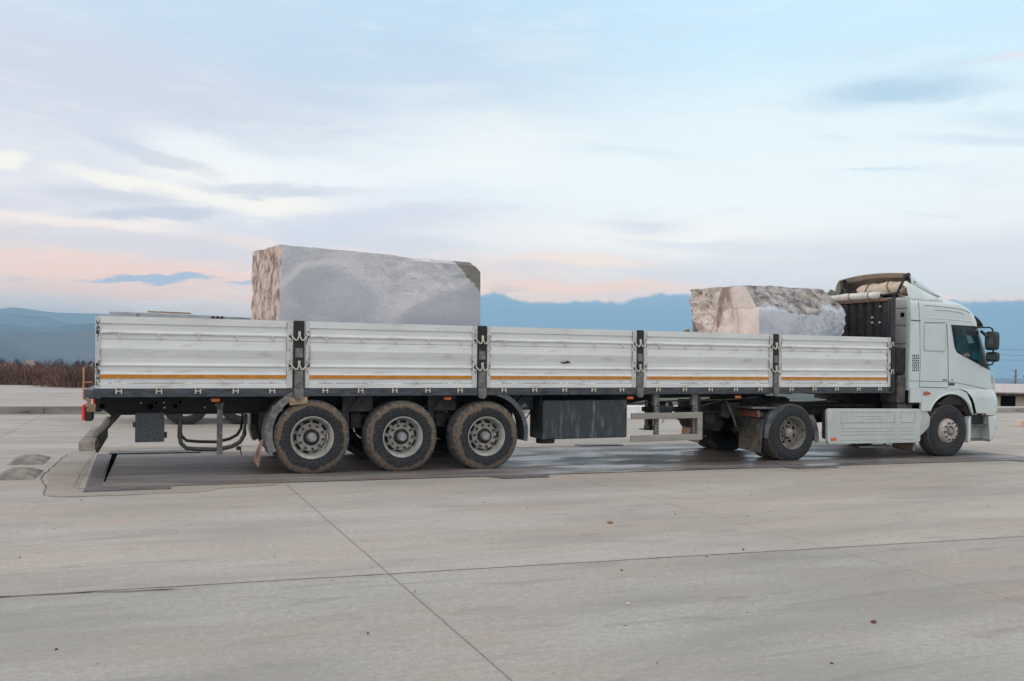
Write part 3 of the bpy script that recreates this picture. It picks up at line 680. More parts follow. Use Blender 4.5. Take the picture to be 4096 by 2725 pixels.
# rear end: tailgate, bumper, lamps
b = MB(); 
GP2 = [(y+.035, z) for y, z in GP]
for y0, y1 in ((.06, 1.24), (1.26, 2.44)):
    v0 = [b.b.verts.new((-.03+y, y0, z)) for y, z in GP2]; v1 = [b.b.verts.new((-.03+y, y1, z)) for y, z in GP2]
    b.b.faces.new(v0); b.b.faces.new(v1[::-1])
    for i in range(len(GP)): j = (i+1) % len(GP); b.b.faces.new((v0[i], v1[i], v1[j], v0[j]))
b.build('tailgate', white, tr)
b = MB(); b.tube([(-.05, .35, .35), (-.09, .33, .30), (-.10, .2, .27), (-.06, .1, .27)], .014, 8); b.build('tailgate_handle', blackm, tr)
b = MB(); b.tube([(-.12, .05, -.14), (-.12, .05, .27)], .011, 8); b.tube([(-.12, .05, .08), (-.02, .05, .08)], .009, 8); b.build('marker_rod', mat('faded_orange', (.55, .26, .14, 1), .6, var=.15), tr)
b = MB(); b.box(-.11, .01, .0, 2.5, -.135, -.012); b.build('rear_cross_rail', railm, tr, bevel=.006)
b = MB(); b.tube([(-.10, .03, -.10), (-.05, .02, -.16), (-.07, .02, -.22), (-.01, .03, -.25)], .03, 8); b.box(-.08, .02, .02, .10, -.30, -.20); b.build('hinge_bracket', wood, tr)
for y0 in (.04, 2.0):
    l = MB(); l.box(-.10, -.02, y0, y0+.42, -.42, -.22); lo = l.build('tail_lamp', blackm, tr, bevel=.008)
    l = MB(); l.box(-.135, -.102, y0-.005, y0+.40, -.41, -.21); l.build('lamp_lens', lampred, lo, bevel=.01)
bx = -.07
b = MB(); b.box(-.17, .02, .02, 2.48, -.80, -.675); b.build('rear_bumper', aluold, tr, bevel=.012)
b = MB()
for y0 in (.55, 1.8):
    b.hexa([(-.06, y0, -.70), (.02, y0, -.72), (.02, y0+.14, -.72), (-.06, y0+.14, -.70), (.20, y0, -.36), (.32, y0, -.36), (.32, y0+.14, -.36), (.20, y0+.14, -.36)])
b.box(.022, .055, .10, 2.4, -.835, -.70)

b.build('bumper_bracket', muddy, tr)
b = MB(); b.tube([(-.03, .5, -.66), (.02, .5, -.60), (.10, .55, -.52), (.16, .6, -.42)], .045, 8); b.build('bumper_strut', aluold, tr, smooth=True)
b = MB(); p = T(541, 1655, .3); q = T(657, 1768, .3); b.box(p.x, q.x, .30, .62, q.z, -.34); o = b.build('storage_box', mat('box_rubber', (.075, .08, .09, 1), .8, var=.25, vscale=40, bump=.5), tr, bevel=.01)
b = MB(); b.tube([(p.x-.03, .34, p.z-.15), (p.x, .34, p.z-.15)], .035, 8); b.box(q.x, q.x+.035, .34, .38, q.z+.05, q.z+.13); b.build('box_fitting', muddy, o)
# spare wheel cradle
h = .86; P0 = [(1.05, -.37), (1.04, -.66), (1.06, -.76), (1.13, -.83), (1.30, -.85), (1.55, -.86), (1.72, -.82), (1.83, -.76), (1.885, -.66), (1.90, -.37)]
b = MB(); b.tube([(x_, .30, z_) for x_, z_ in P0], .03, 10); b.tube([(x_+.02, 1.0, z_+.04) for x_, z_ in P0], .022, 8); cr = b.build('spare_wheel_cradle', darkst, tr, smooth=True)
b = MB(); p = T(882, 1625, .27); b.box(p.x-.045, p.x+.03, .255, .285, -.93, -.22); b.tube([(p.x-.06, .26, -.22), (p.x, .25, -.30), (p.x+.03, .25, -.20)], .03, 6); b.build('cradle_strap', grey, cr, bevel=.004)
b = MB(); p = T(955, 1795, .28); b.box(p.x-.03, p.x+.03, .25, .32, p.z-.02, p.z+.03); b.tube([(p.x+.02, .27, p.z), (p.x+.035, .27, p.z-.09)], .008, 6); b.build('cradle_lock', blackm, cr)
# side marker lamps
for px0, px1, py0, py1, y_, r2 in ((845, 880, 1594, 1608, .10, 0), (1778, 1805, 1589, 1600, .08, 0), (2510, 2534, 1586, 1597, .06, 0), (2942, 2965, 1583, 1593, .06, 0)):
    p = T(px0, py1, y_); q = T(px1, py0, y_); b = MB(); b.box(p.x, q.x, y_, y_+.03, p.z, q.z); o = b.build('side_marker_lamp', lampor, tr, bevel=.004)
    b = MB(); b.box((p.x+q.x)/2-.015, (p.x+q.x)/2+.015, y_+.031, y_+.06, p.z, -.1); b.build('lamp_bracket', muddy, o)
# mudguards
def arc(cx, cz, r_, a0, a1, n_=14): return [(cx+math.cos(R(a0+(a1-a0)*i/n_))*r_, cz+math.sin(R(a0+(a1-a0)*i/n_))*r_) for i in range(n_+1)]
def guard(cx, cz, r_, a0, a1, y0, y1, mt, name, parent, th=.02, lip=.05):
    b = MB(); o = arc(cx, cz, r_, a0, a1); i_ = arc(cx, cz, r_-th, a0, a1)
    b.grid([[(p[0], y0, p[1]) for p in o], [(p[0], y1, p[1]) for p in o]]); b.grid([[(p[0], y0, p[1]) for p in i_], [(p[0], y1, p[1]) for p in i_]])
    i2 = arc(cx, cz, r_-lip, a0, a1); b.grid([[(p[0], y0, p[1]) for p in o], [(p[0], y0, p[1]) for p in i2]])
    g = b.build(name, mt, parent, smooth=True, weld=True); return g
for near in (1, 0):
    y0, y1 = (.0, .43) if near else (2.07, 2.5)
    guard(2.79, -.64, .66, 117, 205, y0, y1, grey, 'mudguard', tr, lip=.10)
    guard(5.44, -.70, .66, -12, 78, y0, y1, grey if not near else mat('guard_blue', (.085, .10, .115, 1), .55, var=.25, vscale=8, dust=DUST, dustamt=.3), 'mudguard', tr, lip=.07)
b = MB(); b.prism([(2.46, -.24), (2.46, -.135), (2.70, -.120), (2.71, -.215), (2.60, -.225)], -.01, .10); b.build('guard_board', wood, tr)
b = MB(); b.hexa([(2.035, .0, -1.08), (2.055, .0, -1.08), (2.035, .42, -1.03), (2.015, .42, -1.03), (2.085, .0, -.72), (2.10, .0, -.72), (2.10, .12, -.72), (2.085, .12, -.72)])
b.build('mud_flap', mat('red_dusty', (.36, .22, .19, 1), .8, var=.2, vscale=6, col2=(.2, .15, .13, 1), c2scale=8), tr)
b = MB(); b.tube([(2.22, .02, -.28), (2.34, .02, -.30), (2.30, .25, -.30)], [.045, .03, .03], 8); b.tube([(2.18, .03, -.40), (2.28, .1, -.33)], .02, 6); b.build('guard_bracket', grey, tr, smooth=True)
b = MB(); b.tube([(6.05, -.01, -.27), (5.98, .05, -.33)], [.035, .03], 8); b.tube([(6.0, .02, -.30), (5.95, .4, -.25)], .018, 6); b.build('guard_bracket', mat('guard_blue', None), tr, smooth=True)
# wheels, axles and running gear
for wx, wz in ((2.788, .512), (4.101, .508), (5.418, .505)):
    l = LW(wx, 0, wz)
    wheel(tr, (l[0], .015, l[2]), (0, PHI, 0), TRW)
    wheel(tr, (l[0], 2.485, l[2]), (0, PHI, math.pi), TRW)
    axm = mat('axle_grime', (.05, .047, .045, 1), .8, var=.3, vscale=8, dust=(.14, .13, .12, 1), dustamt=.4)
    b = MB(); b.tube([(l[0], .30, l[2]), (l[0], 2.2, l[2])], .065, 12); b.build('axle', axm, tr, smooth=True)
    b = MB()
    for yc in (.62, 1.88):
        b.hexa([(l[0]-.55, yc-.05, -.44), (l[0]+.15, yc-.05, l[2]-.10), (l[0]+.15, yc+.05, l[2]-.10), (l[0]-.55, yc+.05, -.44), (l[0]-.55, yc-.05, -.38), (l[0]+.15, yc-.05, l[2]+.06), (l[0]+.15, yc+.05, l[2]+.06), (l[0]-.55, yc+.05, -.38)])
        bb_ = MB(); bb_.box(l[0]-.66, l[0]-.50, yc-.09, yc+.09, -.62, -.36); bb_.build('spring_hanger', axm, tr)
        bb_ = MB(); bb_.tube([(l[0]+.36, yc+.05, -.37), (l[0]+.36, yc+.05, -.42), (l[0]+.36, yc+.05, -.58), (l[0]+.36, yc+.05, -.66)], [.12, .15, .15, .10], 14); bb_.build('air_spring', axm, tr, smooth=True)
    b.build('leaf_spring', axm, tr)
    b = MB(); b.box(l[0]+.50, l[0]+.95, .40, .46, -.36, -.13); b.prism([(l[0]+.55, -.36), (l[0]+.75, -.13), (l[0]+.80, -.13), (l[0]+.62, -.36)], .36, .40); b.box(l[0]+.45, l[0]+.60, .42, .60, -.72, -.36); b.build('hanger_bracket', mat('hanger_grey', (.075, .073, .075, 1), .75, var=.25, vscale=7), tr)
rnd = random.Random(5)
for i in range(7):
    x0 = 2.2+i*.62+rnd.uniform(-.1, .1); b = MB(); yy = .50+rnd.uniform(-.05, .1)
    b.tube([(x0, yy, -.30), (x0+.10, yy-.04, -.42-rnd.uniform(0, .08)), (x0+.28, yy-.03, -.46-rnd.uniform(0, .1)), (x0+.45, yy, -.34), (x0+.60, yy+.05, -.28)], .011, 6); b.build('air_line', grey if i % 2 else blackm, tr, smooth=True)
b = MB(); b.tube([(5.9, .70, -.30), (7.0, .68, -.33), (8.2, .66, -.31), (9.2, .62, -.26), (10.4, .6, -.24), (11.0, .62, -.2)], .014, 6); b.build('air_line', grey, tr, smooth=True)
# tool box
p = T(2172, 1602, .1); q = T(2508, 1750, .1)
b = MB(); b.box(p.x, q.x, .10, .62, q.z, p.z); o = b.build('tool_box', toolm, tr, bevel=.018)
b = MB()
for px_, py_ in ((2237, 1633), (2459, 1633)):
    r_ = T(px_, py_, .1)
    b.tube([(r_.x-.012, .104, r_.z), (r_.x-.012, .094, r_.z)], .014, 8); b.tube([(r_.x+.022, .104, r_.z), (r_.x+.022, .094, r_.z)], .014, 8)
b.build('box_lock', gapm, o)
b = MB()
for px_, py_ in ((2237, 1636), (2459, 1636)):
    r_ = T(px_, py_, .1); b.box(r_.x-.05, r_.x+.05, .092, .099, r_.z-.055, r_.z+.045)
b.build('lock_plate', toolm, o, bevel=.003)
b = MB(); b.tube([(p.x+.14, .30, q.z-.07), (p.x+.14, .30, q.z)], .15, 20); b.tube([(p.x-.02, .12, -.13), (p.x-.03, .2, q.z+.35)], .012, 6); b.build('box_bracket', blackm, tr)
# side guard
P = lambda x_, y_, d=.05: T(x_, y_, d)
b = MB(); a, c_ = P(2526, 1653), P(2808, 1646); a2, c2_ = P(2523, 1768), P(2808, 1735)
zt0, zt1 = P(2526, 1653).z, P(2526, 1678).z; zb0, zb1 = P(2523, 1743).z, P(2523, 1768).z; xr = P(2809, 1650).x
b.box(a.x, xr, .04, .075, zt1, zt0).box(a2.x, xr, .04, .075, zb1, zb0).box(xr-.10, xr+.002, .038, .077, zb1-.001, zt0+.001); sgd = b.build('side_guard', alu, tr, bevel=.006)
for px_ in (2627, 2780):
    x_ = P(px_, 1600, .1).x; b = MB(); b.box(x_-.04, x_+.04, .08, .14, zb0+.002, -.31); b.box(x_-.07, x_+.045, .08, .16, -.31, -.115)
    g_ = b.build('guard_upright', grey, sgd, bevel=.004)
    b = MB()
    for zc in [zb0+.05+i*.055 for i in range(6)]+[-.38, -.33]: b.box(x_-.008, x_+.010, .0775, .0798, zc, zc+.022)
    b.build('upright_slot', gapm, g_)
# air tank, landing legs
p = P(2673, 1632, .35); b = MB(); b.tube([(p.x-.16, .5, p.z), (p.x-.14, .5, p.z), (p.x+.14, .5, p.z), (p.x+.16, .5, p.z)], [.06, .10, .10, .06], 20); tk = b.build('air_tank', mat('tank_paint', (.05, .055, .065, 1), .45, var=.2), tr, smooth=True)
b = MB(); b.tube([(p.x, .41, p.z+.06), (p.x, .385, p.z+.05)], .028, 10); b.tube([(p.x, .39, p.z+.07), (p.x, .39, p.z+.10)], .018, 8); b.tube([(p.x-.02, .45, p.z-.1), (p.x-.02, .45, p.z-.2), (p.x-.06, .45, p.z-.28)], .01, 6); b.build('tank_valve', cream, tk)
lx = T(2600, 1722, 1.95).x
for yc, xx in ((2.0, lx), (.48, lx+.02)):
    b = MB(); b.box(xx-.06, xx+.06, yc-.06, yc+.06, -.80, -.12); b.box(xx-.045, xx+.045, yc-.045, yc+.045, -.86, -.80); b.box(xx-.15, xx+.15, yc-.12, yc+.12, -.885, -.865)
    b.tube([(xx, yc-.1, -.84), (xx, yc+.1, -.84)], .055, 12); b.build('landing_leg', darkst, tr, bevel=.005)
b = MB(); b.tube([(lx, .5, -.42), (lx, 2.0, -.42)], .02, 8); b.tube([(lx+.1, .55, -.48), (lx+1.6, .75, -.40)], .03, 8); b.box(lx-.8, lx+.5, .75, .95, -.46, -.376); b.build('leg_brace', blackm, tr)
# headboard
hx = 13.62; hz = LW(13.65, 0, 3.035)[2]
b = MB(); prof = []; y_ = .10; 
while y_ < 2.40:
    prof += [(hx, y_), (hx, y_+.10), (hx+.035, y_+.115), (hx+.035, y_+.195)]; y_ += .21
b.grid([[(x_, yy, -.04) for x_, yy in prof], [(x_, yy, hz-.03) for x_, yy in prof]]); hbw = b.build('headboard', bulk, tr)
b = MB(); b.box(hx-.01, hx+.06, 1.70, 2.02, 0.0, hz-.035); b.build('board_panel', plywood, hbw)
b = MB(); b.box(hx-.03, hx+.09, .0, .075, -.10, hz); b.tube([(hx-.01, .04, hz-.16), (hx+.03, .03, hz), (hx+.06, .03, hz+.02)], .03, 8); b.box(hx-.03, hx+.09, 2.425, 2.5, -.10, hz); b.build('headboard_post', mat('post_black', (.02, .024, .026, 1), .5, var=.2), hbw, bevel=.01)
b = MB(); b.box(hx-.04, hx+.06, .078, 2.42, hz-.035, hz+.01); b.build('top_board', plywood, hbw)
b = MB()
for px_, py_ in ((3520, 1226), (3487, 1270), (3487, 1291), (3517, 1290)):
    d = ray(px_, py_); wx = 13.60; pp = Vector((CX, CY, CZ))+d*((wx-CX)/d.x); l = TMI @ pp; b.tube([(hx+.03, l.y, l.z), (hx-.006, l.y, l.z)], .016, 8)
b.build('hole_dot', mat('hole_dot_white', (.8, .8, .78, 1), .6, var=.05), hbw)  # white dots stand for holes that show the pale cab behind
# rolled tarpaulin lashed on top of the headboard
b = MB(); rows = []
for i in range(40):
    y_ = .30+2.15*i/39; r_ = .082+.014*noise.noise(Vector((y_*3, 0, 3))); r_ *= (1 if i < 39 else .5); r_ = r_*(.45 if i == 0 else 1)
    rows.append([(hx+.03+math.cos(2*math.pi*j/14)*r_*1.15, y_, hz+.088+math.sin(2*math.pi*j/14)*r_*(1+.15*noise.noise(Vector((y_*7, j, 0))))-.03*abs(y_-1.2)**2*.4) for j in range(15)])
b.grid(rows); rt = b.build('rolled_tarpaulin', whtarp, None, smooth=True, weld=True); rt.matrix_world = TM; tag(rt, 'thin white tarpaulin roll lashed along the top of the dark headboard', 'tarpaulin')
b = MB()
for y_ in (.55, 1.05, 1.55, 2.1): b.tube([(hx+.03+math.cos(a)*.104, y_+.03*math.sin(a), hz+.088+math.sin(a)*.09) for a in [2*math.pi*j/12 for j in range(13)]], .006, 5)
b.build('lashing', blackm, rt)

# ------------------------------------------------------------------ stone blocks
def rock(name, corner, disp, n_=(56, 34, 26), zoff=0):
    b = MB(); nu, nv, nw = n_
    def P3(u, v, w_):
        p = Vector((0, 0, 0))
        for i in (0, 1):
            for j in (0, 1):
                for l_ in (0, 1): p += Vector(corner[i, j, l_])*((u if i else 1-u)*(v if j else 1-v)*(w_ if l_ else 1-w_))
        return disp(p, u, v, w_)
    rg = lambda a: [i/a for i in range(a+1)]
    for w_ in (0, 1): b.grid([[P3(u, v, w_) for u in rg(nu)] for v in rg(nv)])
    for v in (0, 1): b.grid([[P3(u, v, w_) for u in rg(nu)] for w_ in rg(nw)])
    for u in (0, 1): b.grid([[P3(u, v, w_) for v in rg(nv)] for w_ in rg(nw)])
    return b
def sstep(a, b_, x_): 
    t_ = max(0, min(1, (x_-a)/(b_-a))); return t_*t_*(3-2*t_)
fb = lambda p, s_, o_=5: noise.fractal(p*s_, .8, 2.1, o_)
c1 = {}
nl_b, nl_t = (2.335, .45, .003), (2.392, .45, 2.05); nr_b, nr_t = (5.46, .45, .003), (5.44, .45, 1.955)
fl_b, fl_t = (2.14, 2.15, .003), (2.17, 2.15, 2.125); fr_b, fr_t = (5.40, 2.1, .003), (5.38, 2.1, 1.99)
c1 = {(0, 0, 0): nl_b, (1, 0, 0): nr_b, (0, 1, 0): fl_b, (1, 1, 0): fr_b, (0, 0, 1): nl_t, (1, 0, 1): nr_t, (0, 1, 1): fl_t, (1, 1, 1): fr_t}
def d1(p, u, v, w_):
    wl = sstep(.02, 0, u)*sstep(0, .08, v); q = Vector(p)
    q.x += wl*(.035*fb(Vector((p.x, p.y*1.6, p.z*.8)), 2.6)+.022*fb(Vector((p.x, p.y*1.6, p.z*.7)), 9)-.01)*sstep(0, .05, w_)
    e = v if v < .5 else .5; 
    # chipped top right corner and flaked upper edge
    if w_ > .5:
        cut = 5.30+(1.955-p.z)*1.0 ; over = (p.x-5.33)+(p.z-1.80)-.13+.04*fb(p, 6)
        if over > 0: q.x -= over*.55; q.z -= over*.5
        edge_ = sstep(3.9, 4.6, p.x)*sstep(.06, 0, v)*sstep(.97, 1, w_); q.z -= edge_*.02*(1+fb(p, 5)); q.y += edge_*.05
    if v < .001:
        flake = sstep(3.7, 4.2, p.x)*sstep(1.35, 1.6, p.z+.12*fb(p, 2))*sstep(0, .1, 1-u)*sstep(0, .04, 1-w_); q.y += flake*(.018+.022*fb(p, 7, 7))
    if w_ > .999: q.z += .012*fb(p, 2)
    return q
b = rock('b', c1, d1, (90, 60, 70))
m1, t, k, bb, co = custom('marble_block'); s = k('ShaderNodeSeparateXYZ', i_0=co); X, Y, Z = s.outputs
geo = k('ShaderNodeNewGeometry')
base = k.mix(k.ramp(k.noise(co, 1.1, 6, .6, .6), .35, .65), (.53, .535, .57, 1), (.72, .70, .715, 1))  # cool tint of the sky light is put into this stone colour
base = k.mix(k.ramp(k.noise(co, 28, 6, .8), .42, .68, 0, .5), base, (.36, .37, .42, 1))
av = k.scaled(k.scaled(co, 1, 1, 1, (-3.6, 0, .9)), 1, 0, 1.25); al_ = k('ShaderNodeVectorMath', operation='LENGTH'); t.links.new(av, al_.inputs[0])
arcn = k.noise(k('ShaderNodeCombineXYZ', i_X=k.math('MULTIPLY', al_.outputs['Value'], 9.0), i_Y=k.math('MULTIPLY', X, .25)).outputs[0], 3.0, 8, .75)
base = k.mix(k.ramp(arcn, .48, .66, 0, .38), base, (.385, .395, .44, 1)); base = k.mix(k.ramp(arcn, .46, .30, 0, .35), base, (.74, .72, .735, 1))
def ell(cx, cz, rx, rz, rot, lo, hi):
    v = k.scaled(co, 1, 1, 1, (-cx, 0, -cz)); v = k.scaled(v, 1, 1, 1, (0, 0, 0), (0, R(rot), 0)); v = k.scaled(v, 1/rx, 0, 1/rz)
    L = k('ShaderNodeVectorMath', operation='LENGTH'); t.links.new(v, L.inputs[0]); return k.ramp(k.math('ADD', L.outputs['Value'], k.math('MULTIPLY', k.math('SUBTRACT', k.noise(co, 2.5, 5, .6), .5), .25)), lo, hi)
base = k.mix(k.math('MULTIPLY', ell(5.3, .85, 1.35, .72, 8, 1.02, .9), .55), base, (.385, .40, .46, 1))
base = k.mix(k.math('MULTIPLY', ell(3.15, 1.35, .75, .42, -12, 1.04, .7), .5), base, (.40, .41, .465, 1))
ringo = k.math('MULTIPLY', ell(3.35, 1.25, .95, .58, -10, 1.12, 1.02), ell(3.35, 1.25, .95, .58, -10, .9, 1.0)); base = k.mix(k.math('MULTIPLY', k.math('MULTIPLY', ringo, k.math('MULTIPLY', k.ramp(X, 3.6, 3.3), k.ramp(Z, 1.35, 1.5))), .6), base, (.74, .71, .71, 1))
ring2 = k.math('MULTIPLY', ell(5.3, .85, 1.4, .76, 8, 1.16, 1.02), ell(5.3, .85, 1.4, .76, 8, .92, 1.02)); base = k.mix(k.math('MULTIPLY', ring2, .45), base, (.74, .70, .70, 1))
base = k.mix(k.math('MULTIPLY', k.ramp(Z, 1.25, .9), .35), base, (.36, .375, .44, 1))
chip = k.ramp(k.math('ADD', k.math('SUBTRACT', k.math('ADD', X, Z), 6.95), k.math('MULTIPLY', k.math('SUBTRACT', k.noise(co, 8, 5, .7), .5), .25)), -.02, .03)
base = k.mix(chip, base, (.23, .215, .19, 1))
rough_l = k.mix(k.ramp(k.noise(k.scaled(co, 1, 1, .55), 7, 8, .7, .6), .44, .60), (.72, .60, .55, 1), (.28, .21, .175, 1)); rough_l = k.mix(k.ramp(k.noise(co, 3, 6, .6), .58, .66), rough_l, (.78, .69, .63, 1))  # rough left face, warm light partly put into its pink
nx = k('ShaderNodeSeparateXYZ', i_0=geo.outputs['True Normal']).outputs[0]
lm = k.math('MULTIPLY', k.ramp(nx, -.45, -.6), k.ramp(k.math('ADD', X, k.math('MULTIPLY', k.noise(co, 5, 5), .1)), 2.60, 2.48))
cc = k.mix(lm, base, rough_l); t.links.new(cc, bb.inputs['Base Color']); bb.inputs['Roughness'].default_value = .75; bb.inputs['Specular IOR Level'].default_value = .3
flk = k.math('MULTIPLY', k.ramp(X, 3.7, 4.2), k.ramp(Z, 1.25, 1.6)); bh = k.math('ADD', k.math('MULTIPLY', k.noise(k.scaled(co, .6, 1, 1.6), 9, 8, .7), k.math('ADD', k.math('MULTIPLY', flk, 3), .5)), k.math('MULTIPLY', k.noise(co, 14, 8, .75), k.math('MULTIPLY', lm, 5)))
bp = k('ShaderNodeBump', i_Strength=.7, i_Distance=.012, i_Height=bh); t.links.new(bp.outputs[0], bb.inputs['Normal'])
bl1 = b.build('stone_block', m1, None, smooth=True, weld=True); bl1.matrix_world = TM
tag(bl1, 'large smooth blue-grey quarried stone block toward the rear of the trailer', 'stone block', 'quarried blocks on the trailer')

c2b = {(0, 0, 0): (10.93, .5, .003), (1, 0, 0): (12.85, .55, .003), (0, 1, 0): (10.55, 2.2, .003), (1, 1, 0): (12.8, 2.2, .003), (0, 0, 1): (10.90, .5, 1.885), (1, 0, 1): (12.95, .55, 1.90), (0, 1, 1): (10.60, 2.2, 1.905), (1, 1, 1): (12.7, 2.2, 1.90)}
def d2(p, u, v, w_):
    q = Vector(p)
    nb = 1.42+.05*fb(p, 2.2); over = max(0, p.z-nb)
    slope = over*.95*sstep(.45, 0, v)
    q.y += slope*(1 if v < .45 else 0)+sstep(.01, 0, v)*sstep(.02, .14, over)*(.05*fb(p, 4, 7))
    wl = sstep(.02, 0, u); q.x += wl*sstep(.35, .8, v)*(.11*fb(p, 3.2, 6)+.03*fb(p, 12)) + wl*sstep(.5, 1, v)*sstep(1.5, 1.0, p.z)*.16
    wr = sstep(.72, 1, u); q.x += wr*(.16*math.sin((p.z-.55)*2.2)-.05*sstep(1.4, 1.9, p.z)*2.2+.10*fb(p, 2.6, 6)+.04*fb(p, 9)) ; q.y += wr*sstep(.3, 0, v)*(.06*fb(p, 3.5)+.06)
    if w_ > .98: q.z += .03*fb(p, 1.6)-.01*sstep(.8, 1, u)
    q.z -= .02*sstep(.1, 0, u)*sstep(.5, 1, w_)
    return q
b = rock('b2', c2b, d2, (80, 50, 60))
m2, t, k, bb, co = custom('veined_marble'); s = k('ShaderNodeSeparateXYZ', i_0=co); X, Y, Z = s.outputs; geo = k('ShaderNodeNewGeometry')
wn = k.noise(co, 3.2, 7, .65)
sm = k.mix(k.ramp(k.noise(co, 2, 6, .6), .35, .65), (.45, .48, .54, 1), (.62, .63, .66, 1))
vo = k('ShaderNodeTexVoronoi', feature='DISTANCE_TO_EDGE', i_Scale=4.5)
dv = k('ShaderNodeVectorMath', operation='ADD'); t.links.new(co, dv.inputs[0]); wc = k('ShaderNodeTexNoise', i_Scale=3.0, i_Detail=6); t.links.new(co, wc.inputs['Vector']); t.links.new(wc.outputs['Color'], dv.inputs[1]); t.links.new(dv.outputs[0], vo.inputs['Vector'])
vein = k.ramp(vo.outputs['Distance'], .035, .008); vein = k.math('MULTIPLY', vein, k.ramp(X, 11.4, 12.2, .15, .85)); sm = k.mix(vein, sm, (.17, .17, .19, 1))
rg_ = k.mix(k.ramp(k.noise(co, 5, 8, .7, .4), .36, .62), (.15, .135, .125, 1), (.56, .525, .50, 1)); rg_ = k.mix(k.ramp(k.noise(co, 12, 6, .7), .6, .7), rg_, (.68, .63, .60, 1)); rg_ = k.mix(k.ramp(k.noise(co, 2.6, 4, .6), .52, .64, 0, .7), rg_, (.30, .235, .18, 1))
zb = k.math('ADD', k.math('ADD', Z, k.math('MULTIPLY', k.math('SUBTRACT', wn, .5), .55)), k.math('MULTIPLY', k.ramp(X, 11.3, 12.2), .14))
zb = k.math('SUBTRACT', zb, k.math('MULTIPLY', k.ramp(X, 12.25, 12.5), .22))
nearc = k.mix(k.ramp(zb, 1.47, 1.50), sm, rg_)
lf = k.mix(k.ramp(k.noise(co, 3, 7, .6), .4, .62), (.70, .62, .58, 1), (.80, .73, .69, 1)); stn = k.math('MULTIPLY', k.ramp(k.noise(k.scaled(co, 1, 1.5, .5, (0, 0, 4)), 2.1, 6, .6, .5), .46, .60), k.ramp(Y, .85, 1.15)); lf = k.mix(stn, lf, (.36, .28, .235, 1))  # left face with stains, warmth of the low light partly in its pink
pit = k.math('MULTIPLY', k.ramp(k.noise(co, 15, 8, .75), .56, .63), k.ramp(Y, 1.2, 1.5)); lf = k.mix(pit, lf, (.14, .10, .08, 1))
nx = k('ShaderNodeSeparateXYZ', i_0=geo.outputs['True Normal']).outputs[0]
lm = k.math('MULTIPLY', k.ramp(nx, -.5, -.6), k.ramp(X, 11.25, 11.1))
cc = k.mix(lm, nearc, lf); t.links.new(cc, bb.inputs['Base Color']); bb.inputs['Roughness'].default_value = .75; bb.inputs['Specular IOR Level'].default_value = .3
bh = k.math('MULTIPLY', k.noise(co, 16, 8, .75), k.math('ADD', k.ramp(zb, 1.45, 1.5, .25, 4.0), k.math('MULTIPLY', k.math('MULTIPLY', lm, k.ramp(Y, 1.1, 1.5)), 2)))
bp = k('ShaderNodeBump', i_Strength=.7, i_Distance=.014, i_Height=bh); t.links.new(bp.outputs[0], bb.inputs['Normal'])
bl2 = b.build('stone_block', m2, None, smooth=True, weld=True); bl2.matrix_world = TM
tag(bl2, 'smaller rough veined stone block with broken brown top, close behind the cab', 'stone block', 'quarried blocks on the trailer')
b = MB(); p = T(2750, 1322, 1.9); b.hexa([(p.x-.09, 1.8, p.z-.12), (p.x+.12, 1.8, p.z-.12), (p.x+.12, 2.0, p.z-.12), (p.x-.09, 2.0, p.z-.12), (p.x-.07, 1.82, p.z+.03), (p.x+.1, 1.82, p.z+.05), (p.x+.1, 1.98, p.z+.05), (p.x-.07, 1.98, p.z+.03)])
for v in b.b.verts: v.co.z -= 0
b.b.clear(); b.hexa([(p.x-.10, 1.86, .003), (p.x, 1.86, .003), (p.x, 1.96, .003), (p.x-.10, 1.96, .003), (p.x-.07, 1.86, p.z), (p.x+.03, 1.86, p.z+.03), (p.x+.03, 1.96, p.z+.03), (p.x-.07, 1.96, p.z)])  # small stone chip, given a made-up stake shape to stand on the deck
o = b.build('chip_stake', wood, None, bevel=.006); o.matrix_world = TM; tag(o, 'orange-brown stone chip beside the smaller block, built as a timber stake from the deck', 'timber')

# ------------------------------------------------------------------ tractor unit
tu = empty('tractor_unit', (0, 0, 0))
tag(tu, 'pale mint white high-roof truck cab coupled to the front of the stone trailer', 'truck')
YS = .03
def contour(X_, xr, inset, r_=.35, off=0.0, na=10):
    y0 = YS+inset-off; y1 = 2.5-YS-inset+off; X_ += off
    pts = [(xr, y0)]
    for i in range(1, 5): pts.append((xr+max(0, X_-r_-xr)*i/4, y0))
    for i in range(1, na+1):
        a = R(-90+90*i/na); pts.append((X_-r_+math.cos(a)*r_, y0+r_+math.sin(a)*r_))
    mid = (y0+y1)/2; pts2 = [(x_, 2*mid-y_) for x_, y_ in reversed(pts)]
    mids = [(X_+.03*math.sin(math.pi*i/6), y0+r_+(y1-y0-2*r_)*i/6) for i in range(1, 6)]
    return pts+mids+pts2
Xs = [(1.30, 16.60), (1.45, 16.58), (1.74, 16.53), (2.1, 16.37), (2.4, 16.23), (2.62, 16.13), (2.75, 16.10), (2.85, 16.02), (2.93, 15.93), (3.0, 15.80), (3.06, 15.66), (3.10, 15.48), (3.13, 15.28), (3.155, 15.0), (3.17, 14.7)]
def Xf(z):
    for (a, xa), (c_, xc) in zip(Xs, Xs[1:]):
        if z <= c_: return xa+(xc-xa)*max(0, (z-a))/(c_-a)
    return Xs[-1][1]
def inset(z): return 0 if z < 2.7 else .010+.0 if z < 2.85 else [.012, .02, .05, .09, .15, .23, .36][min(6, int((z-2.85)/.05))]
XR = 14.09
b = MB(); rows = []
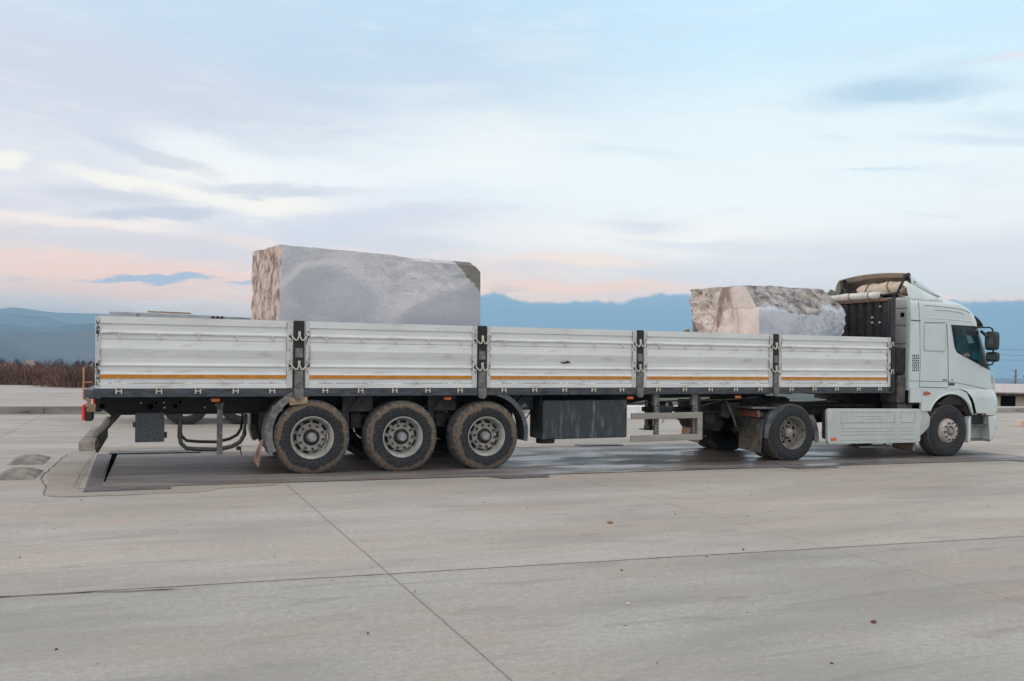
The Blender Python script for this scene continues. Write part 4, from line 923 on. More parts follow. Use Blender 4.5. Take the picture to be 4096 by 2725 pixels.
for z in (1.335, 1.45, 1.6, 1.74, 1.9, 2.1, 2.3, 2.5, 2.62, 2.70, 2.8, 2.87, 2.93, 2.98, 3.02, 3.06, 3.09, 3.115, 3.135, 3.15, 3.16):
    ins = 0 if z < 2.9 else ((z-2.9)/.26)**3.4*.34
    rr_ = .35 if z < 2.7 else .35+.07*min(1, (z-2.7)/.3)
    rows.append([(x_, y_, z) for x_, y_ in contour(Xf(z), XR, ins, rr_)])
rows.append([(XR+(x_-XR)*.5, 1.25+(y_-1.25)*.5, 3.175) for x_, y_, z in rows[-1]]); rows.append([(XR, 1.25, 3.18)]*len(rows[-1]))
b.grid(rows); cab = b.build('cab_body', cabm, tu, smooth=True, weld=True)
# back wall
b = MB(); zs = [1.30, 1.78, 2.18, 2.21, 2.55, 2.58, 2.90, 2.93, 3.14]
prof = [(XR+.02, 1.30), (XR-.01, 1.32), (XR-.01, 1.74), (XR+.012, 1.75), (XR+.012, 1.765), (XR-.01, 1.775), (XR-.01, 2.17), (XR+.014, 2.18), (XR+.014, 2.195), (XR-.01, 2.205), (XR-.01, 2.53), (XR+.014, 2.54), (XR+.014, 2.555), (XR-.01, 2.565), (XR-.01, 2.86), (XR+.014, 2.87), (XR+.014, 2.885), (XR-.01, 2.895), (XR-.01, 3.06), (XR+.05, 3.12)]
b.grid([[(x_, .10, z) for x_, z in prof], [(x_, 2.40, z) for x_, z in prof]]); b.build('back_wall', backwall, tu)
b = MB()
for y0, y1 in ((YS, .10), (2.40, 2.47)): b.box(XR-.012, XR+.01, y0, y1, 1.30, 3.06)
b.build('wall_edge', cabm, tu)
b = MB(); b.box(XR-.02, XR-.008, .16, .24, 2.72, 2.80); b.build('wall_socket', gapm, tu)
# black glasshouse band wrapping round the front
def wstart(z): 
    if z < 2.06: return 16.30+(15.36-16.30)*(z-1.72)/(2.06-1.72)
    if z < 2.16: return 15.36-(15.36-15.29)*(z-2.06)/.10
    return 15.29+(15.18-15.29)*(z-2.16)/(2.605-2.16)
b = MB(); rows = []
for z in (1.735, 1.80, 1.87, 1.94, 2.0, 2.06, 2.10, 2.16, 2.25, 2.35, 2.45, 2.55, 2.603):
    X_ = Xf(z); xs_ = min(wstart(z), X_-.12)
    if xs_ > X_-.35-.05:      # start on the rounded corner
        cs = contour(X_, X_-.36, 0, .35, .006); cs = [q for q in cs[:len(cs)//2] if q[0] >= xs_-1e-6 or q[0] >= X_-.02]; 
        full = contour(X_, X_-.36, 0, .35, .006); hf = len(full)
        full = [(max(q[0], xs_), q[1]) if q[0] < xs_ else q for q in full]
        a_ = math.asin(max(-1, min(1, (xs_-(X_-.35))/.356))); y_ = YS-.006+.35-.35*math.cos(a_)
        full = [(q[0], (max(q[1], y_) if q[1] < 1.25 else min(q[1], 2.5-y_))) if q[0] <= xs_+1e-6 else q for q in full]
        pts = full
        # same number of points as the others
        while len(pts) < 35: pts = [pts[0]]+pts+[pts[-1]]
    else: pts = contour(X_, xs_, 0, .35, .006)
    rows.append([(q[0], q[1], z) for q in pts])
ml = max(len(r_) for r_ in rows)
for r_ in rows:
    while len(r_) < ml: r_.insert(0, r_[0]); r_.append(r_[-1])
    while len(r_) > ml: r_.pop()
b.grid(rows); glb = mat('black_band', (.012, .014, .018, 1), .18, var=.1); bd = b.build('windscreen', glb, tu, smooth=True, weld=True)
# door glass
gm, t, k, bb, co = custom('door_glass')
cc = k.mix(k.ramp(k.noise(co, 2.4, 5, .6), .4, .65), (.006, .030, .036, 1), (.018, .085, .095, 1)); cc = k.mix(k.ramp(k.noise(co, 55, 3, .7), .55, .7, 0, .5), cc, (.04, .13, .14, 1))
t.links.new(cc, bb.inputs['Base Color']); bb.inputs['Roughness'].default_value = .12; bb.inputs['Specular IOR Level'].default_value = .25
def side(px, py): p = W(px, py, 0); return (p.x, p.z)
gp_ = [side(*q) for q in ((3818, 1308), (3826, 1372), (3832, 1398), (3842, 1412), (3880, 1428), (3921, 1446), (3933, 1450), (3927, 1412), (3914, 1352), (3903, 1318), (3880, 1313), (3850, 1309))]
gp_ = [(min(x_, 16.06), z_) for x_, z_ in gp_]
b = MB(); b.prism(gp_, YS-.016, YS-.007); dg = b.build('door_window', gm, tu)
ip = [side(*q) for q in ((3868, 1340), (3886, 1344), (3900, 1372), (3876, 1374))]; b = MB(); b.prism(ip, YS-.0175, YS-.0165); b.build('glass_sheen', mat('pale_glass', (.10, .19, .20, 1), .15, var=.1), dg)  # paler patch on the door glass, its sheen put into the colour
ip = [side(*q) for q in ((3822, 1310), (3848, 1310), (3855, 1326), (3850, 1342), (3826, 1340))]; b = MB(); b.prism(ip, YS-.0175, YS-.0165)
ip = [side(*q) for q in ((3860, 1312), (3900, 1320), (3908, 1342), (3880, 1345), (3868, 1336))]; b.prism(ip, YS-.0178, YS-.0168)
b.build('sun_blind', mat('interior_dark', (.012, .010, .012, 1), .5), dg)
ip = [side(*q) for q in ((3852, 1424), (3862, 1412), (3876, 1413), (3885, 1424), (3875, 1428))]; b = MB(); b.prism(ip, YS-.0175, YS-.0165); b.build('dash_cloth', mat('dash_cloth', (.20, .17, .16, 1), .9, var=.3, vscale=20), dg)
# lower bodywork on the near and far sides
WC = (15.17, .505)
arch = [(WC[0]+math.cos(R(a))*.60+(.02 if a < 90 else 0), .72+math.sin(R(a))*.53) for a in range(160, 14, -8)]
def lower(y0, y1, yl):
    b = MB(); poly = [(14.39, 1.335), (14.39, .90), (14.60, .90)]+arch+[(15.80, .86), (15.74, 1.06), (15.66, 1.19), (15.60, 1.27), (15.40, 1.33)]
    a = [b.b.verts.new((x_, y0, z)) for x_, z in poly]; c_ = [b.b.verts.new((x_, y1, z)) for x_, z in poly]
    f1 = b.b.faces.new(a); f2 = b.b.faces.new(c_[::-1]); 
    for i in range(len(poly)): b.b.faces.new((a[i], c_[i], c_[(i+1) % len(poly)], a[(i+1) % len(poly)]))
    bmesh.ops.triangulate(b.b, faces=[f1, f2]); b.box(XR+.01, 14.385, y0+.002, y1-.002, 1.065, 1.333)
    fp = b.build('fender', cabm, tu, bevel=.01)
    l = MB(); l.tube([(x_, yl, z_) for x_, z_ in arch], .022, 8); l.build('arch_lip', cabm, fp, smooth=True)
    return fp
fen = lower(-.015, .035, -.014); lower(2.465, 2.515, 2.514)
b = MB(); b.tube([(14.47, -.013, 1.245), (14.47, -.03, 1.245)], .042, 14); b.prism([(14.47, 1.287), (14.60, 1.265), (14.62, 1.245), (14.60, 1.225), (14.47, 1.203)], -.032, -.014); b.build('marker_lamp', mat('amber_faded', (.50, .12, .045, 1), .4, var=.2, vscale=20), fen, bevel=.006)
# wheel well
b = MB(); aw = arc(WC[0], .70, .56, 175, 5, 16); b.grid([[(x_, .02, z_) for x_, z_ in aw], [(x_, .62, z_) for x_, z_ in aw]]); b.grid([[(x_, .62, .4) for x_, z_ in aw], [(x_, .62, z_) for x_, z_ in aw]])
b.grid([[(x_, 1.9, z_) for x_, z_ in aw], [(x_, 2.48, z_) for x_, z_ in aw]]); b.build('wheel_well', mat('well_mud', (.06, .048, .04, 1), .9, var=.3, col2=(.16, .10, .065, 1), c2lo=.45, c2hi=.65, c2scale=4, bump=.5), tu)
# hood front
b = MB(); rows = []
for z, X_, xr, ins in ((.86, 16.66, 15.90, 0), (.95, 16.70, 15.86, 0), (1.06, 16.70, 15.82, 0), (1.15, 16.68, 15.77, .0), (1.20, 16.66, 15.73, .004), (1.25, 16.64, 15.68, .012), (1.30, 16.62, 15.62, .022), (1.34, 16.59, 15.45, .035)):
    rows.append([(x_, y_, z) for x_, y_ in contour(X_, xr, ins, .38, .042)])
b.grid(rows); hd = b.build('front_panel', cabm, tu, smooth=True, weld=True)
# door lower edge (body filler behind gap)
b = MB(); b.box(14.12, 15.75, .05, 2.45, 1.02, 1.34); b.box(15.7, 16.25, .12, 2.38, .62, 1.34); b.box(14.2, 16.2, .75, 1.75, .55, 1.1); b.build('cab_floor', blackm, tu)
# bumper with steps
b = MB(); rows = []
for z, X_, xr in ((.27, 16.50, 16.36), (.30, 16.56, 16.32), (.42, 16.64, 16.30), (.62, 16.70, 16.28), (.74, 16.71, 16.26), (.79, 16.69, 16.26), (.80, 16.62, 16.3)):
    rows.append([(x_, y_, z) for x_, y_ in contour(X_, xr, 0, .30, .02)])
b.grid(rows); bm = b.build('bumper', cabm, tu, smooth=True, weld=True)
b = MB(); b.tube([(16.50, .06, .55), (16.50, .03, .55)], .02, 8); b.build('bumper_hole', gapm, bm)
sp_ = MB(); sp_.box(15.80, 16.42, .24, .27, .30, .83); sp_.box(16.30, 16.33, .03, .25, .32, .80); stp = sp_.build('step_panel', cabdirty, tu)
b = MB(); b.box(15.83, 16.30, .05, .24, .60, .625); b.box(15.83, 16.32, .04, .24, .30, .335); b.build('step_tread', mat('tread_grey', (.10, .10, .10, 1), .6, var=.2, vscale=9, dust=DUST, dustamt=.4), stp, bevel=.004)
b = MB(); b.box(15.86, 15.92, .225, .239, .735, .78); b.build('step_label', mat('faded_red', (.35, .2, .17, 1), .6), stp)
b = MB(); b.box(15.715, 15.80, .02, .20, .27, .80); b.build('step_edge', cabm, tu, bevel=.022)
b = MB(); b.box(15.68, 16.3, .1, 2.4, .81, .86); b.build('gap_filler', blackm, tu)
b = MB(); b.box(15.88, 15.94, .085, .1, .82, .85).box(15.97, 16.03, .085, .1, .82, .85).box(16.16, 16.24, .085, .1, .815, .84); b.build('bolt_plate', cream, tu)
# grab rail at the front corner and dark slot
b = MB(); rb = [side(3979, 1494), side(3984, 1520), side(3986, 1560), side(3985, 1592)]
b.tube([(x_+.06, .10, z_) for x_, z_ in rb], .026, 8); b.tube([(rb[0][0]+.06, .10, rb[0][1]-.06), (rb[0][0]-.1, .2, rb[0][1]-.06)], .02, 8); b.tube([(rb[3][0]+.06, .10, rb[3][1]+.05), (rb[3][0]-.1, .2, rb[3][1]+.05)], .03, 8)
b.build('grab_rail', cabm, tu, smooth=True)
# seams and pressed lines in the side
def sl(pts, wd=.012, y0=YS-.0025, y1=YS+.002, mt=seam, nm='panel_seam', par=cab):
    b = MB(); b.ribbon([side(*p_) for p_ in pts], wd, y0, y1); return b.build(nm, mt, par)
b = MB()
for pts, wd in (([(3792, 1294), (3797, 1400), (3798.5, 1548)], .014), ([(3679, 1206), (3684, 1283), (3686, 1460), (3682, 1549)], .009), ([(3648, 1281), (3687, 1284)], .022), ([(3684, 1525), (3797, 1528)], .010), ([(3681, 1549), (3796, 1552)], .014), ([(3797, 1528), (3830, 1532), (3880, 1541), (3925, 1551), (3952, 1557)], .010), ([(3702, 1290), (3788, 1291)], .010), ([(3640, 1524), (3682, 1525)], .008)):
    b.ribbon([side(*p_) for p_ in pts], wd, YS-.0028, YS+.002)
b.build('panel_seam', seam, cab)
b = MB()
for pts in ([(3700, 1221), (3740, 1223.5), (3800, 1230), (3850, 1238), (3875, 1246), (3886, 1253)], [(3745, 1240), (3765, 1242), (3800, 1244), (3835, 1250), (3852, 1253), (3860, 1262)]):
    b.ribbon([side(*p_) for p_ in pts], .009, YS-.003, YS+.012)
b.build('pressed_line', mat('soft_line', (.16, .19, .19, 1), .5), cab)
b = MB(); b.ribbon([side(*p_) for p_ in ((3703, 1272), (3760, 1274), (3830, 1280), (3895, 1288))], .022, YS-.008, YS+.012); b.build('pressed_ridge', cabm, cab, bevel=.006)
# raised sleeper panel
def rrect(x0, x1, z0, z1, r_, n_=5):
    out = []
    for cx, cz, a0 in ((x1-r_, z1-r_, 0), (x0+r_, z1-r_, 90), (x0+r_, z0+r_, 180), (x1-r_, z0+r_, 270)):
        out += [(cx+math.cos(R(a0+90*i/n_))*r_, cz+math.sin(R(a0+90*i/n_))*r_) for i in range(n_+1)]
    return out
a = side(3704, 1292); c_ = side(3785, 1405)
b = MB(); b.prism(rrect(a[0], c_[0], c_[1], a[1]-.02, .06), YS-.013, YS+.002); b.build('sleeper_panel', cabm, cab, bevel=.010)
b = MB(); o_ = rrect(a[0]-.018, c_[0]+.018, c_[1]-.018, a[1]-.002, .07); o_.append(o_[0]); b.ribbon(o_, .006, YS-.0015, YS+.001); b.build('panel_groove', mat('soft_line', None), cab)
# vent holes
b = MB()
for i in range(7):
    for j in range(4):
        x_, z_ = side(3656+j*7.3+(i % 2)*1.5, 1423+i*9.8); b.prism([(x_-.017, z_), (x_, z_+.024), (x_+.017, z_), (x_, z_-.024)], YS-.0022, YS+.001)
b.build('vent_grille', gapm, cab)
x_, z_ = side(3811, 1537.5); b = MB(); b.box(x_-.075, x_+.075, YS-.016, YS+.001, z_-.020, z_+.022); b.build('door_handle', plastic, cab, bevel=.006)
x_, z_ = side(3784, 1520); b = MB(); b.box(x_-.065, x_+.065, YS-.004, YS+.001, z_-.014, z_+.014); b.build('side_badge', mat('badge_tan', (.25, .19, .14, 1), .5, var=.4, vscale=50), cab)
x_, z_ = side(3813, 1521); b = MB(); b.tube([(x_, YS, z_), (x_, YS-.006, z_)], .014, 10); b.build('lock', blackm, cab)
# sun visor end / roof marker at the upper front corner, mirrors
b = MB()
rows = []
for i in range(9):
    u = i/8; z = 2.60+.22*u; X_ = 16.27-.20*u*u-.05*u
    r_ = []
    for j in range(13):
        v = j/12; a = R(-50+50*min(1, v*1.6)); y_ = .01+.36*(1+math.sin(a)) if v < .62 else .37+(v-.62)/.38*.88
        xx = X_-.36+.36*math.cos(a) if v < .62 else X_; r_.append((xx+.02, y_, z))
    rows.append(r_)
b.grid(rows); vz = b.build('sun_visor', plastic, tu, smooth=True); md = vz.modifiers.new('m', 'SOLIDIFY'); md.thickness = .05; md.offset = -1
b = MB(); ym = -.16
mx0, mz = W(3951, 1365, ym).x, 0
def SP(px, py, y=ym): q = W(px, py, y); return (q.x, y, q.z)
ar = MB(); ar.tube([SP(3908, 1311, .03), SP(3935, 1310, -.08), SP(3960, 1310), SP(3969, 1316), SP(3972, 1330)], .017, 8)
ar.tube([SP(3972, 1395), SP(3975, 1430), SP(3974, 1450), SP(3968, 1458), SP(3945, 1462, -.05), SP(3925, 1464, .02)], .017, 8)
ar.tube([SP(3926, 1326, .03), SP(3938, 1336, -.08), SP(3950, 1347, -.14)], .032, 8)
arm = ar.build('mirror_arm', plastic, tu, smooth=True)
def mirror(x0, x1, z0, z1, y0, y1, nm):
    b = MB(); xm = (x0+x1)/2; pr = []
    rows = []
    for i in range(13):
        u = i/12; f = (1-abs(2*u-1)**4)**.5*.28+.72 if 0 < u < 1 else .7
        z = z0+(z1-z0)*u; hx_ = (x1-x0)/2*f; hy = (y1-y0)/2*f; cy = (y0+y1)/2
        rows.append([(xm+hx_*max(-1, min(1, 1.25*math.cos(2*math.pi*j/20))), cy+hy*max(-1, min(1, 1.25*math.sin(2*math.pi*j/20))), z) for j in range(21)])
    b.grid(rows); c0 = [b.b.verts.new(p_) for p_ in rows[0][:-1]]; c1_ = [b.b.verts.new(p_) for p_ in rows[-1][:-1]]; b.b.faces.new(c0); b.b.faces.new(c1_)
    h_ = b.build(nm, plastic, tu, smooth=True, weld=True)
    g_ = MB(); g_.box(x0-.006, x0+.002, y0+.03, y1-.03, z0+.05, z1-.05); g_.build('mirror_glass', mat('mirror_glass', (.35, .36, .36, 1), .12, metal=.8, var=.1), h_); return h_
for nearside in (1, 0):
    p0 = SP(3951, 1326); p1 = SP(3979, 1402); q0 = SP(3962, 1408); q1 = SP(3979, 1448)
    if nearside: mirror(p0[0]+.04, p1[0]-.02, p1[2], p0[2], -.29, -.05, 'mirror'); mirror(q0[0]-.0, q1[0]-.02, q1[2], q0[2], -.29, -.05, 'mirror')
    else: mirror(p0[0]+.04, p1[0]-.02, p1[2], p0[2], 2.55, 2.79, 'mirror'); mirror(q0[0], q1[0]-.02, q1[2], q0[2], 2.55, 2.79, 'mirror')
b = MB(); b.tube([(16.0, 2.4, 2.55), (16.1, 2.65, 2.5), (16.1, 2.67, 1.75), (16.15, 2.45, 1.72)], .017, 8); b.build('mirror_arm', plastic, tu, smooth=True)

# roof fairing (pedestal) and the raised wind deflector
b = MB(); rows = []
for x_, zt in ((14.12, 3.34), (14.17, 3.42), (14.38, 3.35), (14.6, 3.27), (14.85, 3.20), (15.0, 3.17)):
    rows.append([(x_, .07, 3.02), (x_, .085, 3.10), (x_, .13, zt-.10), (x_, .17, zt-.03), (x_, .22, zt), (x_, .26, zt)])
b.grid(rows); b.grid([[(x_, 2.5-y_, z_) for x_, y_, z_ in r_] for r_ in rows]); b.build('roof_fairing', cabm, tu, smooth=True)
for o_ in [o_ for o_ in tu.children if o_.name.startswith('roof_fairing')]: md = o_.modifiers.new('m', 'SOLIDIFY'); md.thickness = .03
b = MB(); rows = []; NS = 12
for i in range(NS+1):
    s_ = i/NS; x_ = 14.27+.80*s_; zc = 3.665-.48*s_**1.35-.02*math.sin(s_*3.14); zl = 3.345-.175*s_; dome = .06*(1-s_)
    y0 = .20-.02*s_; r_ = []
    hgt = zc-zl
    for j in range(41):
        v = j/40*2-1; av = abs(v)
        yy = 1.25+v*(1.25-y0); 
        if av > .80: 
            q = (av-.80)/.20; z_ = zl+hgt*math.sqrt(max(0, 1-q**2.0)); z_ -= dome*.8
        else: z_ = zc-dome*(av/.8)**2*.8
        xx = x_+.07*(av**2)*(1-s_)
        r_.append((xx, yy, z_))
    rows.append(r_)
b.grid(rows); df = b.build('wind_deflector', cabm, tu, smooth=True); df.data.materials.append(mat('inner_warm_lit', (.46, .40, .33, 1), .7, var=.12, col2=(.30, .24, .18, 1), c2scale=3)); md = df.modifiers.new('m', 'SOLIDIFY'); md.thickness = .022; md.offset = -1; md.material_offset = 1; md.material_offset_rim = 0  # warm light on the underside is put into this inner colour
# inner flange of the deflector
fl = MB(); r0 = rows[0]; fl.grid([[(x_+.005, 1.25+(y_-1.25)*.985, z_-.02) for x_, y_, z_ in r0], [(x_+.10, 1.25+(y_-1.25)*.93, z_-.10) for x_, y_, z_ in r0]]); fl.build('deflector_flange', mat('inner_warm_lit', None), df, smooth=True)
b = MB()
for yy, sg in ((.33, 1), (2.02, -1)):
    b.tube([(14.30, yy, 3.53), (14.24, yy+sg*.05, 3.40), (14.10, yy+sg*.09, 3.1), (14.06, yy+sg*.10, 2.99)], [.05, .028, .022, .028], 8)
    b.tube([(14.31, yy-.05, 3.55), (14.31, yy+.05, 3.54)], .05, 8); b.tube([(14.30, yy, 3.50), (14.42, yy-sg*.1, 3.40)], .022, 8)
b.tube([(14.28, 2.0, 3.45), (14.22, 1.75, 3.22), (14.18, 1.6, 3.16)], .028, 8); b.tube([(14.10, .30, 3.20), (14.12, .9, 3.17), (14.15, 1.6, 3.15)], .018, 8)
b.build('deflector_strut', blackm, df, smooth=True)
# dark net sack and wrapped bundle carried on the cab roof
b = MB(); rows = []
for i in range(31):
    u = i/30; y_ = .30+1.36*u; r_ = .158*(max(.02, 1-abs(2*u-1)**7))**.5*(1-.12*abs(math.sin(u*9)))
    rows.append([(14.40+math.cos(2*math.pi*j/20)*r_*1.2+.01*noise.noise(Vector((u*9, j, 1))), y_+.02*math.sin(j), 3.325-.01*u+math.sin(2*math.pi*j/20)*r_*(1+.2*noise.noise(Vector((u*6, j*.5, 5))))) for j in range(21)])
b.grid(rows); bn = b.build('wrapped_bundle', tarp, None, smooth=True, weld=True); tag(bn, 'beige cloth bundle roped up on the cab roof under the wind deflector', 'bundle')
b = MB()
for y_, sl_ in ((.72, .06), (1.28, -.07)): b.tube([(14.40+math.cos(a)*.198, y_+sl_*math.sin(a), 3.322+math.sin(a)*.168) for a in [2*math.pi*j/14 for j in range(15)]], .009, 5)
b.build('rope', mat('rope_brown', (.14, .09, .06, 1), .9), bn)
b = MB(); rows = []
for i in range(13):
    u = i/12; r_ = .13*(max(.03, 1-abs(2*u-1)**3))**.5
    rows.append([(14.46+math.cos(2*math.pi*j/14)*r_*1.3, 1.68+.50*u, 3.27-.02*u+math.sin(2*math.pi*j/14)*r_*(1+.35*noise.noise(Vector((u*4, j, 2))))) for j in range(15)])
b.grid(rows); sk = b.build('dark_sack', mat('dark_sacking', (.035, .03, .027, 1), .9, var=.3, vscale=9, col2=(.12, .10, .085, 1), c2scale=20, bump=.7), None, smooth=True, weld=True); tag(sk, 'dark sack stuffed under the far side of the wind deflector', 'sack')
# equipment between cab and trailer
b = MB(); b.box(13.80, 14.06, .08, .52, 1.62, 2.12); b.build('air_intake', mat('intake_black', (.022, .020, .020, 1), .8, var=.3, vscale=12, bump=.7, bscale=20), tu, bevel=.03)
b = MB(); b.box(13.84, 14.06, .06, .50, 1.05, 1.58); b.box(13.9, 14.30, .10, .5, .86, 1.05); b.build('filter_box', mat('filter_grey', (.11, .10, .09, 1), .8, var=.25, vscale=5, bump=.5), tu, bevel=.03)
b = MB()
for i in range(6): b.tube([(13.93, .55+.22*i, 2.3-.1*i), (13.80, .6+.22*i, 1.8), (13.7, .65+.2*i, 1.5), (13.85, .7+.18*i, 1.2)], .016, 6)
b.box(13.85, 14.06, .6, 2.3, 1.05, 1.9); b.build('air_hose', blackm, tu)
# frame, fifth wheel, skirt
b = MB()
for yc in (.83, 1.67): b.box(10.55, 16.3, yc-.035, yc+.035, .72, .98)
for x_ in (10.56, 12.3, 13.4, 14.6): b.box(x_, x_+.08, .87, 1.63, .74, .96)
b.build('frame_member', muddy, tu)
b = MB(); b.prism([(10.75, .99), (10.75, 1.10), (10.95, 1.125), (11.75, 1.125), (11.85, 1.08), (11.85, .99)], .75, 1.75); b.box(11.9, 13.7, .55, 1.95, .96, .985); b.tube([(11.5, .5, 1.0), (12.6, .6, 1.05), (13.6, 1.0, 1.4)], .02, 6); b.build('fifth_wheel', muddy, tu)
S = lambda px, py: side(px, py)
sk_p = rrect(12.07, 14.40, .29, .945, .07); sk_p = [(x_-(.0 if x_ > 13 else .03*(.95-z_)/.65*-1), z_) for x_, z_ in sk_p]
b = MB(); b.prism(sk_p, -.005, .06); skt = b.build('side_skirt', mat('skirt_paint', (.555, .585, .555, 1), .4, var=.06, vscale=2, col2=(.40, .38, .33, 1), c2lo=.52, c2hi=.8, c2scale=4), tu, bevel=.012)
b = MB(); b.box(12.5, 13.55, .10, .62, .33, .90); b.box(13.6, 14.35, .10, .62, .33, .90); b.build('fuel_tank', mat('tank_alu', (.25, .25, .25, 1), .5, metal=.3), tu, bevel=.05)
b = MB()
for (x0, x1, z_) in ((12.42, 13.72, .86), (12.42, 13.72, .66), (13.88, 14.22, .86), (13.88, 14.22, .66)): pass
for x0, x1 in ((12.40, 13.72), (13.88, 14.24)):
    for z_, w_ in ((.875, .010), (.68, .016), (.575, .010), (.515, .010), (.455, .010), (.355, .008)): b.ribbon([(x0, z_), (x1, z_)], w_, -.0075, -.004)
    b.ribbon([(x0, .875), (x0, .68)], .006, -.0075, -.004); b.ribbon([(x1, .875), (x1, .68)], .010, -.0075, -.004)
b.ribbon([(12.75, .80), (13.45, .795)], .007, -.0075, -.004); b.ribbon([(12.95, .745), (13.45, .745)], .006, -.0075, -.004)
b.build('skirt_groove', mat('groove_line', (.33, .35, .34, 1), .5), skt)
a = side(3322, 1753); c_ = side(3343, 1763); b = MB(); b.box(a[0], c_[0], -.014, -.004, c_[1], a[1]+.01); b.build('side_reflector', lampor, skt)
b = MB(); b.box(12.95, 13.75, .08, .28, .20, .235); b.tube([(12.98, .2, .23), (12.98, .2, .34)], .02, 6); b.tube([(13.7, .2, .23), (13.7, .2, .34)], .02, 6); b.build('lower_step', grey, tu)
b = MB(); b.prism([(14.41, .90), (14.41, .42), (14.55, .52), (14.64, .60), (14.66, .78), (14.60, .86), (14.58, .90)], .01, .05); b.build('splash_panel', cabdirty, tu, bevel=.006)
b = MB(); b.hexa([(14.33, .12, .14), (14.39, .12, .10), (14.39, .62, .13), (14.33, .62, .16), (14.41, .12, .45), (14.45, .12, .45), (14.45, .62, .45), (14.41, .62, .45)]); b.build('mud_flap', mat('warm_lit_flap', (.32, .20, .13, 1), .8, var=.25, vscale=6, stretch=(1, 1, .4)), tu)  # warm low light is put into the colour of this flap
# wheels of the tractor
tyd = tyre_mesh(.525, .32, .288, tyre_dr, -.492)
b = MB(); b.lathe([(.292, -.008), (.296, -.014), (.285, -.014), (.278, .004), (.262, .04), (.252, .10), (.238, .15), (.19, .165), (.12, .165), (.12, .19)], n_=56); dish_me = b.build('rim', mat('dish_rim', (.25, .235, .20, 1), .6, var=.2, vscale=5, col2=(.11, .085, .06, 1), c2lo=.48, c2hi=.66, c2scale=6, bump=.2), smooth=True, mesh_only=True)
b = MB()
for j in range(8):
    a = 2*math.pi*(j+.3)/8; b.lathe([(.001, .1615), (.030, .1615)], math.cos(a)*.185, 0, math.sin(a)*.185, 14)
hole_me = b.build('hand_hole', gapm, mesh_only=True)
b = MB(); b.lathe([(.001, .06), (.055, .06), (.078, .072), (.085, .10), (.095, .17)], n_=24)
for j in range(10): a = 2*math.pi*j/10; b.tube([(math.cos(a)*.125, .17, math.sin(a)*.125), (math.cos(a)*.125, .13, math.sin(a)*.125)], .017, 6)
dhub_me = b.build('hub', mat('dusty_hub', (.36, .33, .31, 1), .8, var=.25, vscale=20, bump=.6), smooth=True, mesh_only=True)
DRW = [('tyre', tyd), ('rim', dish_me), ('hand_hole', hole_me), ('hub', dhub_me)]
b = MB(); b.lathe([(.296, .0), (.27, .01), (.262, .05), (.25, .08)], n_=48); fr_me = b.build('rim', mat('dark_rim', (.06, .055, .05, 1), .8, var=.3, vscale=7), smooth=True, mesh_only=True)
b = MB(); b.lathe([(.252, .08), (.250, .03), (.238, .0), (.205, -.045), (.16, -.060), (.105, -.060), (.10, -.03)], n_=44); fd_me = b.build('wheel_disc', mat('chalky_disc', (.52, .46, .42, 1), .8, var=.15, vscale=8, col2=(.15, .10, .075, 1), c2lo=.58, c2hi=.68, c2scale=9, bump=.3), smooth=True, mesh_only=True)
b = MB(); b.tube([(0, -.058, 0), (0, -.095, 0)], .017, 6)
fn_me = b.build('wheel_nut', mat('rusty_nut', (.16, .10, .075, 1), .8, var=.3, vscale=30), mesh_only=True)
b = MB(); b.lathe([(.001, -.075), (.045, -.075), (.058, -.06), (.062, -.02), (.10, -.02)], n_=24); fh_me = b.build('hub_cap', mat('pale_hub', (.34, .32, .30, 1), .7, var=.2, vscale=12), smooth=True, mesh_only=True)
FRW = [('tyre', tyd), ('rim', fr_me), ('wheel_disc', fd_me), ('wheel_nut', fn_me), ('hub_cap', fh_me)]
wheel(tu, (15.173, .03, .505), (0, 0, 0), FRW); wheel(tu, (15.173, 2.47, .505), (0, 0, math.pi), FRW)
DX = 11.30
wheel(tu, (DX, .02, .502), (0, 0, 0), DRW); wheel(tu, (DX, 2.48, .502), (0, 0, math.pi), DRW)
e = empty('wheel', (DX, .37, .502), (0, 0, 0), tu); put('tyre', tyd, e); e = empty('wheel', (DX, 2.13, .502), (0, 0, math.pi), tu); put('tyre', tyd, e)
b = MB(); b.tube([(DX, .3, .50), (DX, .8, .50), (DX, 1.0, .50), (DX, 1.25, .50), (DX, 1.5, .50), (DX, 1.7, .50), (DX, 2.2, .50)], [.11, .12, .20, .27, .20, .12, .11], 16); b.tube([(15.17, .3, .42), (15.17, 2.2, .42)], .07, 8); b.tube([(11.4, 1.25, .55), (14.6, 1.25, .75)], .06, 10)
b.build('axle', muddy, tu, smooth=True)
b = MB()
for yc in (.62, 1.88):
    b.tube([(DX-.62, yc, .98), (DX-.62, yc, .92), (DX-.62, yc, .70), (DX-.62, yc, .62)], [.10, .14, .14, .11], 14); b.box(DX-.80, DX+.3, yc-.05, yc+.05, .50, .60)
    b.tube([(DX-.35, yc, .55), (DX-.28, yc, 1.0)], .045, 8)
b.build('air_spring', mat('spring_dark', (.055, .048, .043, 1), .85, var=.3, vscale=7, bump=.5), tu, smooth=True)
p0 = W(2830, 1690, 1.2)
b = MB(); b.tube([(p0.x-.25, .75, .74), (p0.x-.25, 1.75, .74)], .13, 16); b.tube([(10.3, .9, .62), (10.3, 1.9, .62)], .15, 16)
b.box(10.15, 10.56, .55, 1.95, .76, 1.02); b.build('rear_tank', mat('tank_grime', (.05, .046, .043, 1), .85, var=.3, vscale=7, dust=(.16, .14, .12, 1), dustamt=.5), tu, smooth=True)
b = MB(); b.box(p0.x+.02, p0.x+.14, .742, .748, .72, .82); b.build('tank_label', grey, tu)
